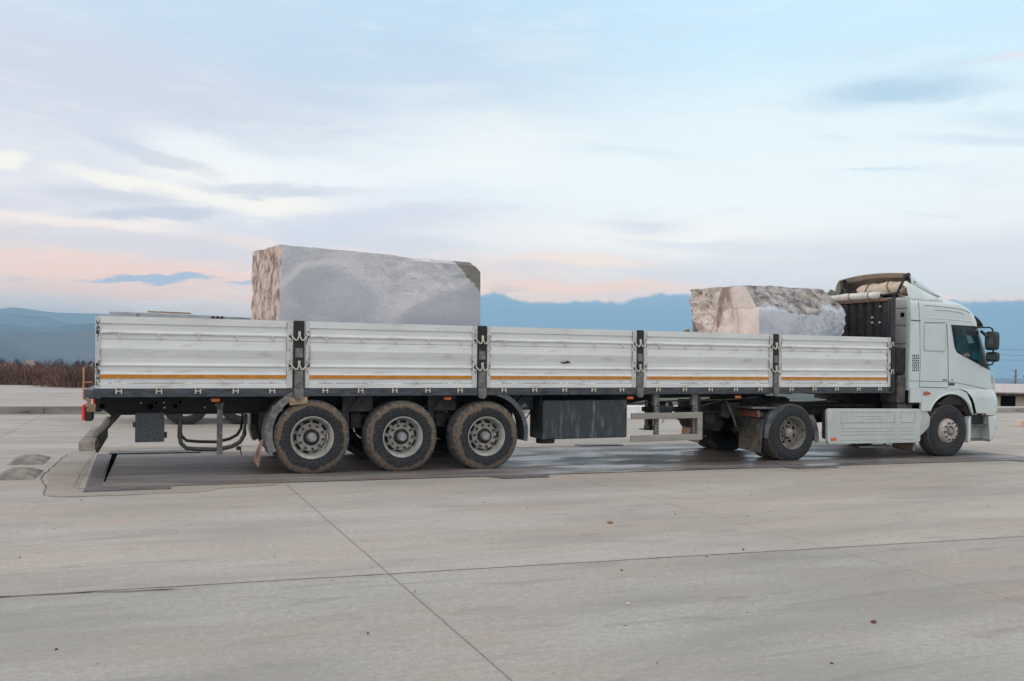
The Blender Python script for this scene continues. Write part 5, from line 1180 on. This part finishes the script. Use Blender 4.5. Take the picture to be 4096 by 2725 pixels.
b = MB(); b.tube([(10.2, .5, 1.05), (10.35, .5, .80), (10.42, .48, .60)], .02, 6); b.tube([(9.6, .6, .92), (10.3, .7, 1.06), (11.0, .8, 1.08)], .014, 6); b.build('air_hose', grey, tu)
# drive-axle mudguards, flaps and tail lamps
for near in (1, 0):
    y0, y1 = (.02, .64) if near else (1.86, 2.48)
    gd = mat('guard_slate', (.105, .11, .115, 1), .7, var=.3, vscale=6, col2=(.20, .18, .16, 1), c2scale=7, bump=.3)
    q = MB(); pr = [(DX+.62, .34), (DX+.60, .55), (DX+.54, .72), (DX+.46, .84)]
    q.grid([[(x_, y0, z_) for x_, z_ in pr], [(x_, y1, z_) for x_, z_ in pr]]); q.grid([[(x_, y0, z_) for x_, z_ in pr], [(x_-.10, y0, z_-.02) for x_, z_ in pr]]); q.build('mudguard', gd, tu, smooth=False)
    q = MB(); pr = [(DX-.62, .42), (DX-.60, .60), (DX-.54, .78), (DX-.42, .94), (DX-.22, 1.0)]; pi_ = [(DX-.55, .40), (DX-.50, .60), (DX-.42, .75), (DX-.34, .86), (DX-.18, .95)]
    q.grid([[(x_, y0, z_) for x_, z_ in pr], [(x_, y1, z_) for x_, z_ in pr]]); q.grid([[(x_, y0, z_) for x_, z_ in pr], [(x_, y0, z_) for x_, z_ in pi_]]); q.build('mudguard', gd, tu)
    q = MB(); q.box(DX-.86, DX-.30, y0+.02, y1-.02, .93, .965); q.build('guard_shelf', grey, tu, bevel=.01)
    q = MB(); q.hexa([(DX-.70, y0+.01, .16), (DX-.68, y0+.01, .16), (DX-.68, y1, .18), (DX-.70, y1, .18), (DX-.66, y0+.01, .74), (DX-.64, y0+.01, .74), (DX-.64, y1, .78), (DX-.66, y1, .78)]); q.build('mud_flap', flapm if near else mat('warm_lit_flap', None), tu)  # far flap carries the warm light in its colour
    q = MB(); q.box(DX-.76, DX-.70, y0+.02, y0+.26, .78, .90); q.box(DX-.76, DX-.70, y0+.27, y0+.56, .78, .90); q.build('tail_lamp', mat('dusty_red', (.25, .085, .06, 1), .7, var=.3, vscale=20), tu, bevel=.01)
    q = MB(); q.box(DX-.70, DX-.60, y0+.04, y1+.1, .80, .87); q.tube([(DX-.62, y0+.2, .8), (DX-.5, y0+.3, .6)], .03, 6); q.build('lamp_bracket', muddy, tu)

# ------------------------------------------------------------------ lorry parked behind
bt = empty('parked_lorry', (0, 9.4, 0)); tag(bt, 'grey high-sided tipper lorry parked behind the rear of the trailer, mostly hidden', 'truck')
bgp = mat('lorry_panel', (.40, .42, .44, 1), .55, var=.1, col2=(.2, .17, .14, 1), c2lo=.6, c2hi=.72, c2scale=5)
xa = W(590, 1254, 9.4).x; xb = W(840, 1254, 9.4).x; xc = W(905, 1254, 9.4).x
b = MB(); za = W(700, 1254, 9.4).z; b.box(-.3, xb, 0, .06, 1.25, za-.015); b.box(-.3, 6.0, 2.4, 2.46, 1.25, za-.2); b.box(-.3, 6, .06, 2.4, 1.25, 1.3); b.box(-.36, -.3, 0, 2.46, 1.25, za-.25); b.build('body_side', bgp, bt, bevel=.01)
b = MB(); b.box(xc, 6.0, 0, .06, 1.25, za-.03); b.box(xc+.2, xc+.9, -.02, 0, za-.09, za-.07); b.box(xb, xc, .03, .1, 1.25, za-.03); b.build('body_side', mat('lorry_grey', (.32, .33, .34, 1), .6, var=.2), bt)
b = MB(); b.box(xa, xa+.95, .05, .12, za, za+.035); b.build('top_board', wood, bt)
b = MB()
for i in range(3): b.box(xb+.05+i*.1, xb+.1+i*.1, -.02, .03, za-.2, za-.02)
b.build('body_post', muddy, bt)
b = MB(); b.box(-.2, 7.5, .75, .85, .8, 1.1); b.box(-.2, 7.5, 1.6, 1.7, .8, 1.1); b.box(-.1, 6, .2, 2.3, 1.1, 1.24); b.build('chassis_rail', blackm, bt)
xw = (1.38, 2.68); LRW = [('tyre', tyd)]+[q for q in TRW[1:] if q[0] != 'wheel_nut']
for x_ in xw+(6.6,):
    wheel(bt, (x_, .0, .502), (0, 0, 0), LRW); wheel(bt, (x_, 2.46, .502), (0, 0, math.pi), LRW)
b = MB()
for x_ in xw+(6.6,): b.tube([(x_, .3, .5), (x_, 2.2, .5)], .08, 8)
b.build('axle', muddy, bt)
b = MB(); rows = []
for z in (.55, 1.0, 1.5, 2.0, 2.5, 2.62): rows.append([(x_-16.6+8.3, y_-.03, z) for x_, y_ in contour(16.6-max(0, z-1.5)*.15, 14.7, 0 if z < 2.6 else .2)])
b.grid(rows); b.grid([rows[-1], [(7.3, 1.25, 2.66)]*len(rows[-1])]); b.grid([[(6.4, 0, .55), (6.4, 2.46, .55)], [(6.4, 0, 2.6), (6.4, 2.46, 2.6)]]); b.build('cab_body', bgp, bt, smooth=True)

# ------------------------------------------------------------------ barriers and blocks in the yard
p = G(2630, 1676); b = MB(); b.prism([(-1.3, 0), (1.18, 0), (1.18, .40), (-1.3, .40)], 0, .35); o = b.build('concrete_barrier', mat('whitewash', (.85, .85, .84, 1), .8, var=.04, col2=(.4, .36, .32, 1), c2lo=.6, c2hi=.75, c2scale=4), None, bevel=.02)
o.location = (p.x, p.y, 0); tag(o, 'low whitewashed concrete barrier with a rust-red end, seen beneath the trailer', 'barrier')
b = MB(); b.box(1.182, 1.26, .02, .33, .02, .40); b.build('painted_end', mat('rust_red', (.28, .07, .05, 1), .7, var=.2), o, bevel=.01)
p = G(4088, 1708); b = MB(); b.box(0, .5, 0, .3, 0, .2); o = b.build('kerb_block', mat('peach_block', (.60, .50, .42, 1), .8, var=.1, vscale=5, bump=.3), None, bevel=.012); o.location = (p.x, p.y, 0); o.rotation_euler.z = R(-20); tag(o, 'small pale concrete block lying loose on the yard at right', 'block')
rnd = random.Random(3); b = MB()
for i in range(260):
    x_ = rnd.uniform(-4, 14); y_ = rnd.uniform(-9.5, -.9); r_ = rnd.uniform(.002, .006) if rnd.random() < .93 else rnd.uniform(.006, .013)
    mtx = Matrix.Translation((x_, y_, r_*.5)) @ Matrix.Rotation(rnd.uniform(0, 6), 4, 'Z') @ Matrix.Diagonal((1, rnd.uniform(.5, .9), .6, 1))
    bmesh.ops.create_icosphere(b.b, subdivisions=1, radius=r_, matrix=mtx)
o = b.build('pebbles', mat('pebble', (.09, .08, .07, 1), .9, var=.5, vscale=.7), None); struct(o, 'stuff')
lf = MB()
for i in range(9):
    x_ = rnd.uniform(-3, 12); y_ = rnd.uniform(-9.5, -1.0); r_ = rnd.uniform(.011, .019)
    bmesh.ops.create_icosphere(b.b if False else lf.b, subdivisions=1, radius=r_, matrix=Matrix.Translation((x_, y_, r_*.3)) @ Matrix.Rotation(rnd.uniform(0, 6), 4, 'Z') @ Matrix.Diagonal((1, .6, .4, 1)))
for i in range(26):
    x_ = rnd.uniform(-2, 12); y_ = rnd.uniform(-9, -1.2); a = rnd.uniform(0, 6); L = rnd.uniform(.008, .022); c_, s_ = math.cos(a), math.sin(a)
    lf.b.faces.new([lf.b.verts.new((x_+u*c_-v*s_, y_+u*s_+v*c_, z_)) for u, v, z_ in ((-L, 0, .004), (0, -L*.4, .012), (L, 0, .006), (0, L*.4, .014))])
struct(lf.build('leaf_litter', mat('leaf', (.11, .07, .045, 1), .8, var=.4)), 'stuff')
def stone(px, py, r_, col, lab, nm):
    p = G(px, py); b = MB(); bmesh.ops.create_icosphere(b.b, subdivisions=2, radius=r_, matrix=Matrix.Diagonal((1, .7, .5, 1)))
    for v in b.b.verts: v.co *= 1+.3*noise.noise(v.co*30)
    o = b.build(nm, mat(nm+'_m'+str(px), col, .8, var=.15, vscale=20)); o.location = (p.x, p.y, r_*.4); tag(o, lab, 'stone'); return o
stone(2511, 2419, .016, (.6, .58, .55, 1), 'small white pebble on open concrete in front of the trailer', 'pebble')
stone(2440, 2094, .032, (.30, .17, .11, 1), 'rust-orange crumbled lump on the concrete in front of the side guard', 'clay_lump')
stone(3493, 2492, .022, (.16, .07, .04, 1), 'brown clod on the open concrete at lower right', 'clod')

# ------------------------------------------------------------------ houses, poles and lamps past the kerb
def gpt(px, D, z):      # ground position at forward distance D in the direction of column px
    d = ray(px, 1457); d = Vector((d.x, d.y, 0)); return Vector((CX+d.x*D, CY+d.y*D, z))
A = gpt(3700, 56, -1.9); ang = -TH+R(3)
bh_ = empty('low_building', A, (0, 0, ang)); tag(bh_, 'low run-down masonry building with shallow pale roof beyond the kerb at right', 'building')
L_, Wd = 26, 7
wallm, t, k, bb, co = custom('plaster_wall'); cc = k.mix(k.ramp(k.noise(co, .7, 7, .65), .4, .6), (.55, .42, .38, 1), (.50, .44, .33, 1)); cc = k.mix(k.ramp(k.noise(k.scaled(co, 1, 1, 2), 2.2, 7, .7), .58, .64), cc, (.20, .13, .09, 1)); t.links.new(cc, bb.inputs['Base Color']); bb.inputs['Roughness'].default_value = .9
roofz = 2.36
b = MB(); b.box(0, L_, 0, Wd, -1.5, roofz); b.build('wall', wallm, bh_)
b = MB(); b.extx([(-.5, roofz+.02), (-.5, roofz+.10), (Wd/2, roofz+.62), (Wd+.5, roofz+.10), (Wd+.5, roofz+.02)], -.5, L_+.5); b.build('roof', mat('pale_roof', (.50, .44, .42, 1), .8, var=.08), bh_)
b = MB(); b.box(-.5, L_+.5, -.49, -.02, roofz-.10, roofz+.015); b.build('eave', mat('eave_brown', (.06, .035, .03, 1), .8), bh_)
b = MB()
for x_, w_ in ((5.2, 1.0), (9.5, 1.0)): b.box(x_, x_+w_, -.03, .0, roofz-1.15, roofz-.15)
b.build('doorway', gapm, bh_)
b = MB()
for i in range(20): x_ = rnd.uniform(0, L_); b.box(x_, x_+rnd.uniform(.3, 1.3), -.5-rnd.uniform(0, .6), -.1, .2, rnd.uniform(.9, 1.35))
b.build('rubble_heap', mat('rubble', (.30, .20, .12, 1), .9, var=.3, vscale=2, bump=.5), bh_)
pole_m = mat('pole_concrete', (.24, .15, .11, 1), .8, var=.1)
def pole(px, D, ztop, lab, r_=.13, zb=-7.5):
    p = gpt(px, D, 0); e = empty('utility_pole', (p.x, p.y, zb)); tag(e, lab, 'pole', 'utility poles'); b = MB(); h_ = ztop-zb
    b.tube([(0, 0, 0), (0, 0, h_)], [r_*1.3, r_*.85], 8); b.build('post', pole_m, e); b = MB()
    for i in range(3): b.tube([(-.75+.2*i, 0, h_-.2-i*.75), (.12, 0, h_-.2-i*.75)], .045, 5)
    b.build('cross_arm', pole_m, e); return e
pole(4064, 118, 2.55, 'brown concrete utility pole rising behind the low building at right')
pa = gpt(3820, 75, 0); pb = gpt(4700, 60, 0)
pole(3820, 75, 4.4, 'utility pole hidden behind the cab carrying the overhead wires', .12, -4)
pole(4700, 60, 4.6, 'utility pole off the right edge carrying the overhead wires', .12, -3)
for i, (y0, y1) in enumerate(((1395.5, 1396.5), (1417.5, 1419), (1438, 1440))):
    pts = []
    for j in range(17):
        u = j/16; q = pa.lerp(pb, u); D = 75+(60-75)*u; px = 3820+(4700-3820)*u; z_ = CZ+((YP+RO*(px-2048))-(y0+(y1-y0)*u))*D/F; pts.append((q.x, q.y, z_-.25*math.sin(math.pi*u)+.12))
    b = MB(); b.tube(pts, .011 if i < 2 else .007, 5); o = b.build('overhead_wire', mat('wire', (.05, .05, .06, 1), .6)); tag(o, ['topmost of the three thin overhead wires crossing the blue sky at right', 'middle of the three thin overhead wires at right of the cab', 'faintest and lowest of the three overhead wires at right of the cab'][i], 'wire', 'overhead wires')
p = gpt(4130, 38, -1.5); e = empty('street_lamp', p); tag(e, 'street lamp whose pale-bellied head pokes in at the right edge', 'street lamp')
hz_ = W(4096, 1518, 0); zl = CZ+((YP+RO*2048)-1517)*38/F+1.5
b = MB(); b.tube([(0, 0, 0), (0, 0, zl+.3), (-.05, 0, zl+.42), (-.2, 0, zl+.30)], .035, 8); b.build('post', darkst, e)
b = MB(); b.lathe([(.001, 0), (.10, 0), (.17, .05), (.19, .10)], n_=20); me = b.build('lamp_head', plywood, mesh_only=True, smooth=True); put('lamp_head', me, e, (-.30, 0, zl+.2), (R(-90), 0, 0))
b = MB(); b.lathe([(.18, .10), (.13, .16), (.001, .19)], n_=20); me = b.build('lamp_bowl', mat('lamp_bowl', (.7, .7, .68, 1), .4), mesh_only=True, smooth=True); put('lamp_bowl', me, e, (-.30, 0, zl+.2), (R(-90), 0, 0))

# ------------------------------------------------------------------ bare trees and scrub
twig = mat('twig_bark', (.15, .082, .070, 1), .95, var=.35, vscale=.35, col2=(.22, .125, .10, 1), c2lo=.45, c2hi=.6, c2scale=.5)
twigd = mat('far_twig', (.045, .040, .045, 1), .95, var=.3, vscale=.5)
def strands(b, cx, cy, z0, rx, ry, h_, n_, rnd, wd=.02, ln=.6):
    for i in range(n_):
        a = rnd.uniform(0, 6.283); q = math.sqrt(rnd.random()); u, v = math.cos(a)*q, math.sin(a)*q; top = h_*math.sqrt(max(.05, 1-q*q))*rnd.uniform(.25, 1)
        p = Vector((cx+u*rx, cy+v*ry, z0+top-ln*.5)); d = Vector((u*.7+rnd.gauss(0, .35), v*.7+rnd.gauss(0, .35), 1.1)).normalized(); L = ln*rnd.uniform(.5, 1.2)
        s_ = d.cross(Vector((rnd.gauss(0, 1), rnd.gauss(0, 1), .2))).normalized()*wd; e = p+d*L
        b.b.faces.new([b.b.verts.new(x_) for x_ in (p-s_, p+s_, e)])
        e2 = p+d*L*.5; s2 = d.cross(s_).normalized(); f = e2+(d+s2*rnd.choice((-1, 1))*.9).normalized()*L*.55
        b.b.faces.new([b.b.verts.new(x_) for x_ in (e2-s_*.7, e2+s_*.7, f)])
rnd = random.Random(11); b = MB()
for row, (D, n_, zt) in enumerate(((39, 26, .55), (45, 26, .8), (52, 26, .95), (60, 28, 1.0))):
    for i in range(n_):
        px = -900+1750*i/n_+rnd.uniform(-25, 25); q = gpt(px, D+rnd.uniform(-2.5, 2.5), 0); hor = YP+RO*(px-2048)
        tz_ = tz(D-10); top = CZ-((1452+rnd.uniform(-5, 14)+(52-D)*1.5 if D < 52 else 1447+rnd.uniform(-6, 8))-hor)*D/F
        strands(b, q.x, q.y, tz_, 1.6, 1.5, top-tz_, 1100, rnd, .022, .75)
thk = b.build('scrub', twig); struct(thk, 'stuff')
labs = ['dark bare tree crown at the far left edge above the scrub', 'round dark tree standing above the scrub near the left edge', 'low dark tree above the brown scrub, third from the left', 'widest dark tree above the brown scrub', 'small dark tree between the widest tree and the trailer', 'rounded dark tree just left of the trailer tail']
for i, (px, wd, yt) in enumerate(((8, 34, 1431), (68, 24, 1433), (150, 20, 1443), (235, 40, 1431), (308, 16, 1441), (333, 15, 1436))):
    D = 95; q = gpt(px, D, 0); hor = YP+RO*(px-2048); z0 = tz(D-12); top = CZ-(yt-hor)*D/F; rx = wd*D/F
    e = empty('bare_tree', (q.x, q.y, z0)); tag(e, labs[i], 'tree', 'dark trees beyond the scrub')
    b = MB(); b.tube([(0, 0, 0), (.1, 0, (top-z0)*.4), (0, .1, (top-z0)*.8)], [.14, .10, .04], 6)
    for j in range(5): a = j*1.26; b.tube([(.05, 0, (top-z0)*.35), (math.cos(a)*rx*.6, math.sin(a)*rx*.6, (top-z0)*.75)], [.06, .02], 5)
    b.build('trunk', twigd, e)
    b = MB(); strands(b, 0, 0, (top-z0)*.35, rx, rx, (top-z0)*.65, 1500, rnd, .02, .5); b.build('crown', twigd, e)
# two small bare trees by the building
for i, (px, D, yt) in enumerate(((4030, 85, 1515), (4090, 85, 1528))):
    q = gpt(px, D, -5); e = empty('bare_tree', q); tag(e, ['thin leafless sapling left of the brown utility pole', 'thin leafless sapling right of the brown utility pole'][i], 'tree', 'saplings beside the utility pole'); top = CZ-(yt-(YP+RO*(px-2048)))*D/F+5
    b = MB(); b.tube([(0, 0, 0), (0, 0, top*.6), (.1, 0, top*.8)], [.07, .045, .02], 5); b.build('trunk', twigd, e); b = MB()
    for j in range(26):
        a = rnd.uniform(0, 6.28); z_ = top*rnd.uniform(.55, .8); l_ = rnd.uniform(.3, .9); b.tube([(0, 0, z_), (math.cos(a)*l_*.7, math.sin(a)*l_*.7, z_+l_*.5), (math.cos(a)*l_*.9, math.sin(a)*l_*.9, z_+l_*1.3)], [.018, .012, .006], 4)
    b.build('crown', twigd, e)
# village in the valley
for i, (px, py, col) in enumerate(((12, 1457, 0), (26, 1454, 0), (40, 1459, 0), (54, 1455, 0), (112, 1449, 1), (130, 1447, 0))):
    D = 150; hor = YP+RO*(px-2048); z_ = CZ-(py+3-hor)*D/F; q = gpt(px, D, tz(D-12)); hgt = max(.4, z_-q.z+.25)
    e = empty('village_house', q, (0, 0, -TH+rnd.uniform(-.5, .5))); tag(e, ['tiny white house glimpsed over the scrub at the left edge', 'tiny pale house second from the left edge over the scrub', 'tiny low house third from the left edge over the scrub', 'tiny white house fourth from the left edge over the scrub', 'tiny warm-coloured house between two dark trees', 'tiny grey house right of the warm-coloured one'][i], 'house', 'distant village houses')
    b = MB(); b.box(-.32, .32, -.4, .4, 0, hgt-.2); b.build('wall', mat('house_white', (.7, .68, .66, 1), .8) if not col else mat('house_pink', (.62, .5, .48, 1), .8), e)
    b = MB(); b.extx([(-.5, hgt-.19), (0, hgt+.12), (.5, hgt-.19)], -.37, .37); b.build('roof', mat('house_roof', (.35, .22, .18, 1), .8), e)

# ------------------------------------------------------------------ hills and mountains
hillm, t, k, bb, co = custom('hill_slope'); cc = k.mix(k.ramp(k.noise(co, .0015, 7, .6), .4, .6), (.075, .085, .10, 1), (.14, .145, .155, 1)); t.links.new(cc, bb.inputs['Base Color']); bb.inputs['Roughness'].default_value = 1; bb.inputs['Specular IOR Level'].default_value = 0
def ridge(nm, D, prof, depth, base=-45, amp=4, seed=0):
    b = MB(); N_ = 160; rows = [[], [], [], []]
    for i in range(N_+1):
        px = -3200+10400*i/N_
        y_ = prof[-1][1]
        for (xa_, ya), (xb_, yb) in zip(prof, prof[1:]):
            if xa_ <= px <= xb_: u = (px-xa_)/(xb_-xa_); y_ = ya+(yb-ya)*u*u*(3-2*u); break
        if px < prof[0][0]: y_ = prof[0][1]
        y_ += amp*noise.fractal(Vector((px*.006, seed, 0)), .9, 2.1, 5)
        a = math.atan((px-2048)/F); dirh = Vector((ray(px, YP+RO*(px-2048)).x, ray(px, YP+RO*(px-2048)).y, 0)).normalized()
        Dh = D; z_ = CZ+((YP+RO*(px-2048))-y_)*Dh*math.cos(a)/F
        for j, (dd, fz) in enumerate(((-depth, 0), (-depth*.45, .5), (0, 1), (depth, 0))):
            q = Vector((CX, CY, 0))+dirh*(Dh+dd); hh = base+(z_-base)*fz+(6*noise.noise(Vector((px*.02, dd*.01, seed))) if 0 < fz < 1 else 0); rows[j].append((q.x, q.y, hh))
    b.grid(rows); return struct(b.build(nm, hillm, smooth=True))
ridge('mountain_ridge', 6500, [(-900, 1262), (-300, 1246), (0, 1238), (65, 1227), (120, 1236), (215, 1253), (380, 1254), (700, 1275), (1300, 1320), (2000, 1480), (2600, 1500), (5600, 1530)], 900, seed=1, amp=3)
ridge('hills', 5000, [(-900, 1250), (0, 1249), (100, 1262), (180, 1264), (260, 1292), (330, 1300), (700, 1320), (2000, 1490), (4100, 1525), (5600, 1550)], 700, seed=4, amp=4)
ridge('hills', 3800, [(-900, 1285), (0, 1296), (150, 1310), (240, 1303), (380, 1292), (900, 1330), (2000, 1500), (4100, 1530), (5600, 1560)], 500, seed=7, amp=3)
ridge('hills', 2500, [(-900, 1330), (0, 1321), (200, 1327), (380, 1326), (900, 1360), (2000, 1500), (4100, 1545), (5600, 1570)], 400, seed=9, amp=2)

# ------------------------------------------------------------------ haze
HZ = 2.1e-4
hm = bpy.data.materials.new('haze'); hm.use_nodes = True; hm.node_tree.nodes.clear(); k = N(hm.node_tree)
pv = k('ShaderNodeVolumePrincipled'); pv.inputs['Color'].default_value = (.43, .73, 1.0, 1); pv.inputs['Density'].default_value = HZ
hm.node_tree.links.new(pv.outputs[0], k('ShaderNodeOutputMaterial').inputs['Volume'])
b = MB(); b.box(-9500, 9500, -9500, 9500, -47, 372); o = b.build('haze', hm); struct(o, 'stuff')
sc.cycles.volume_bounces = 0
sc.cycles.max_bounces = 6
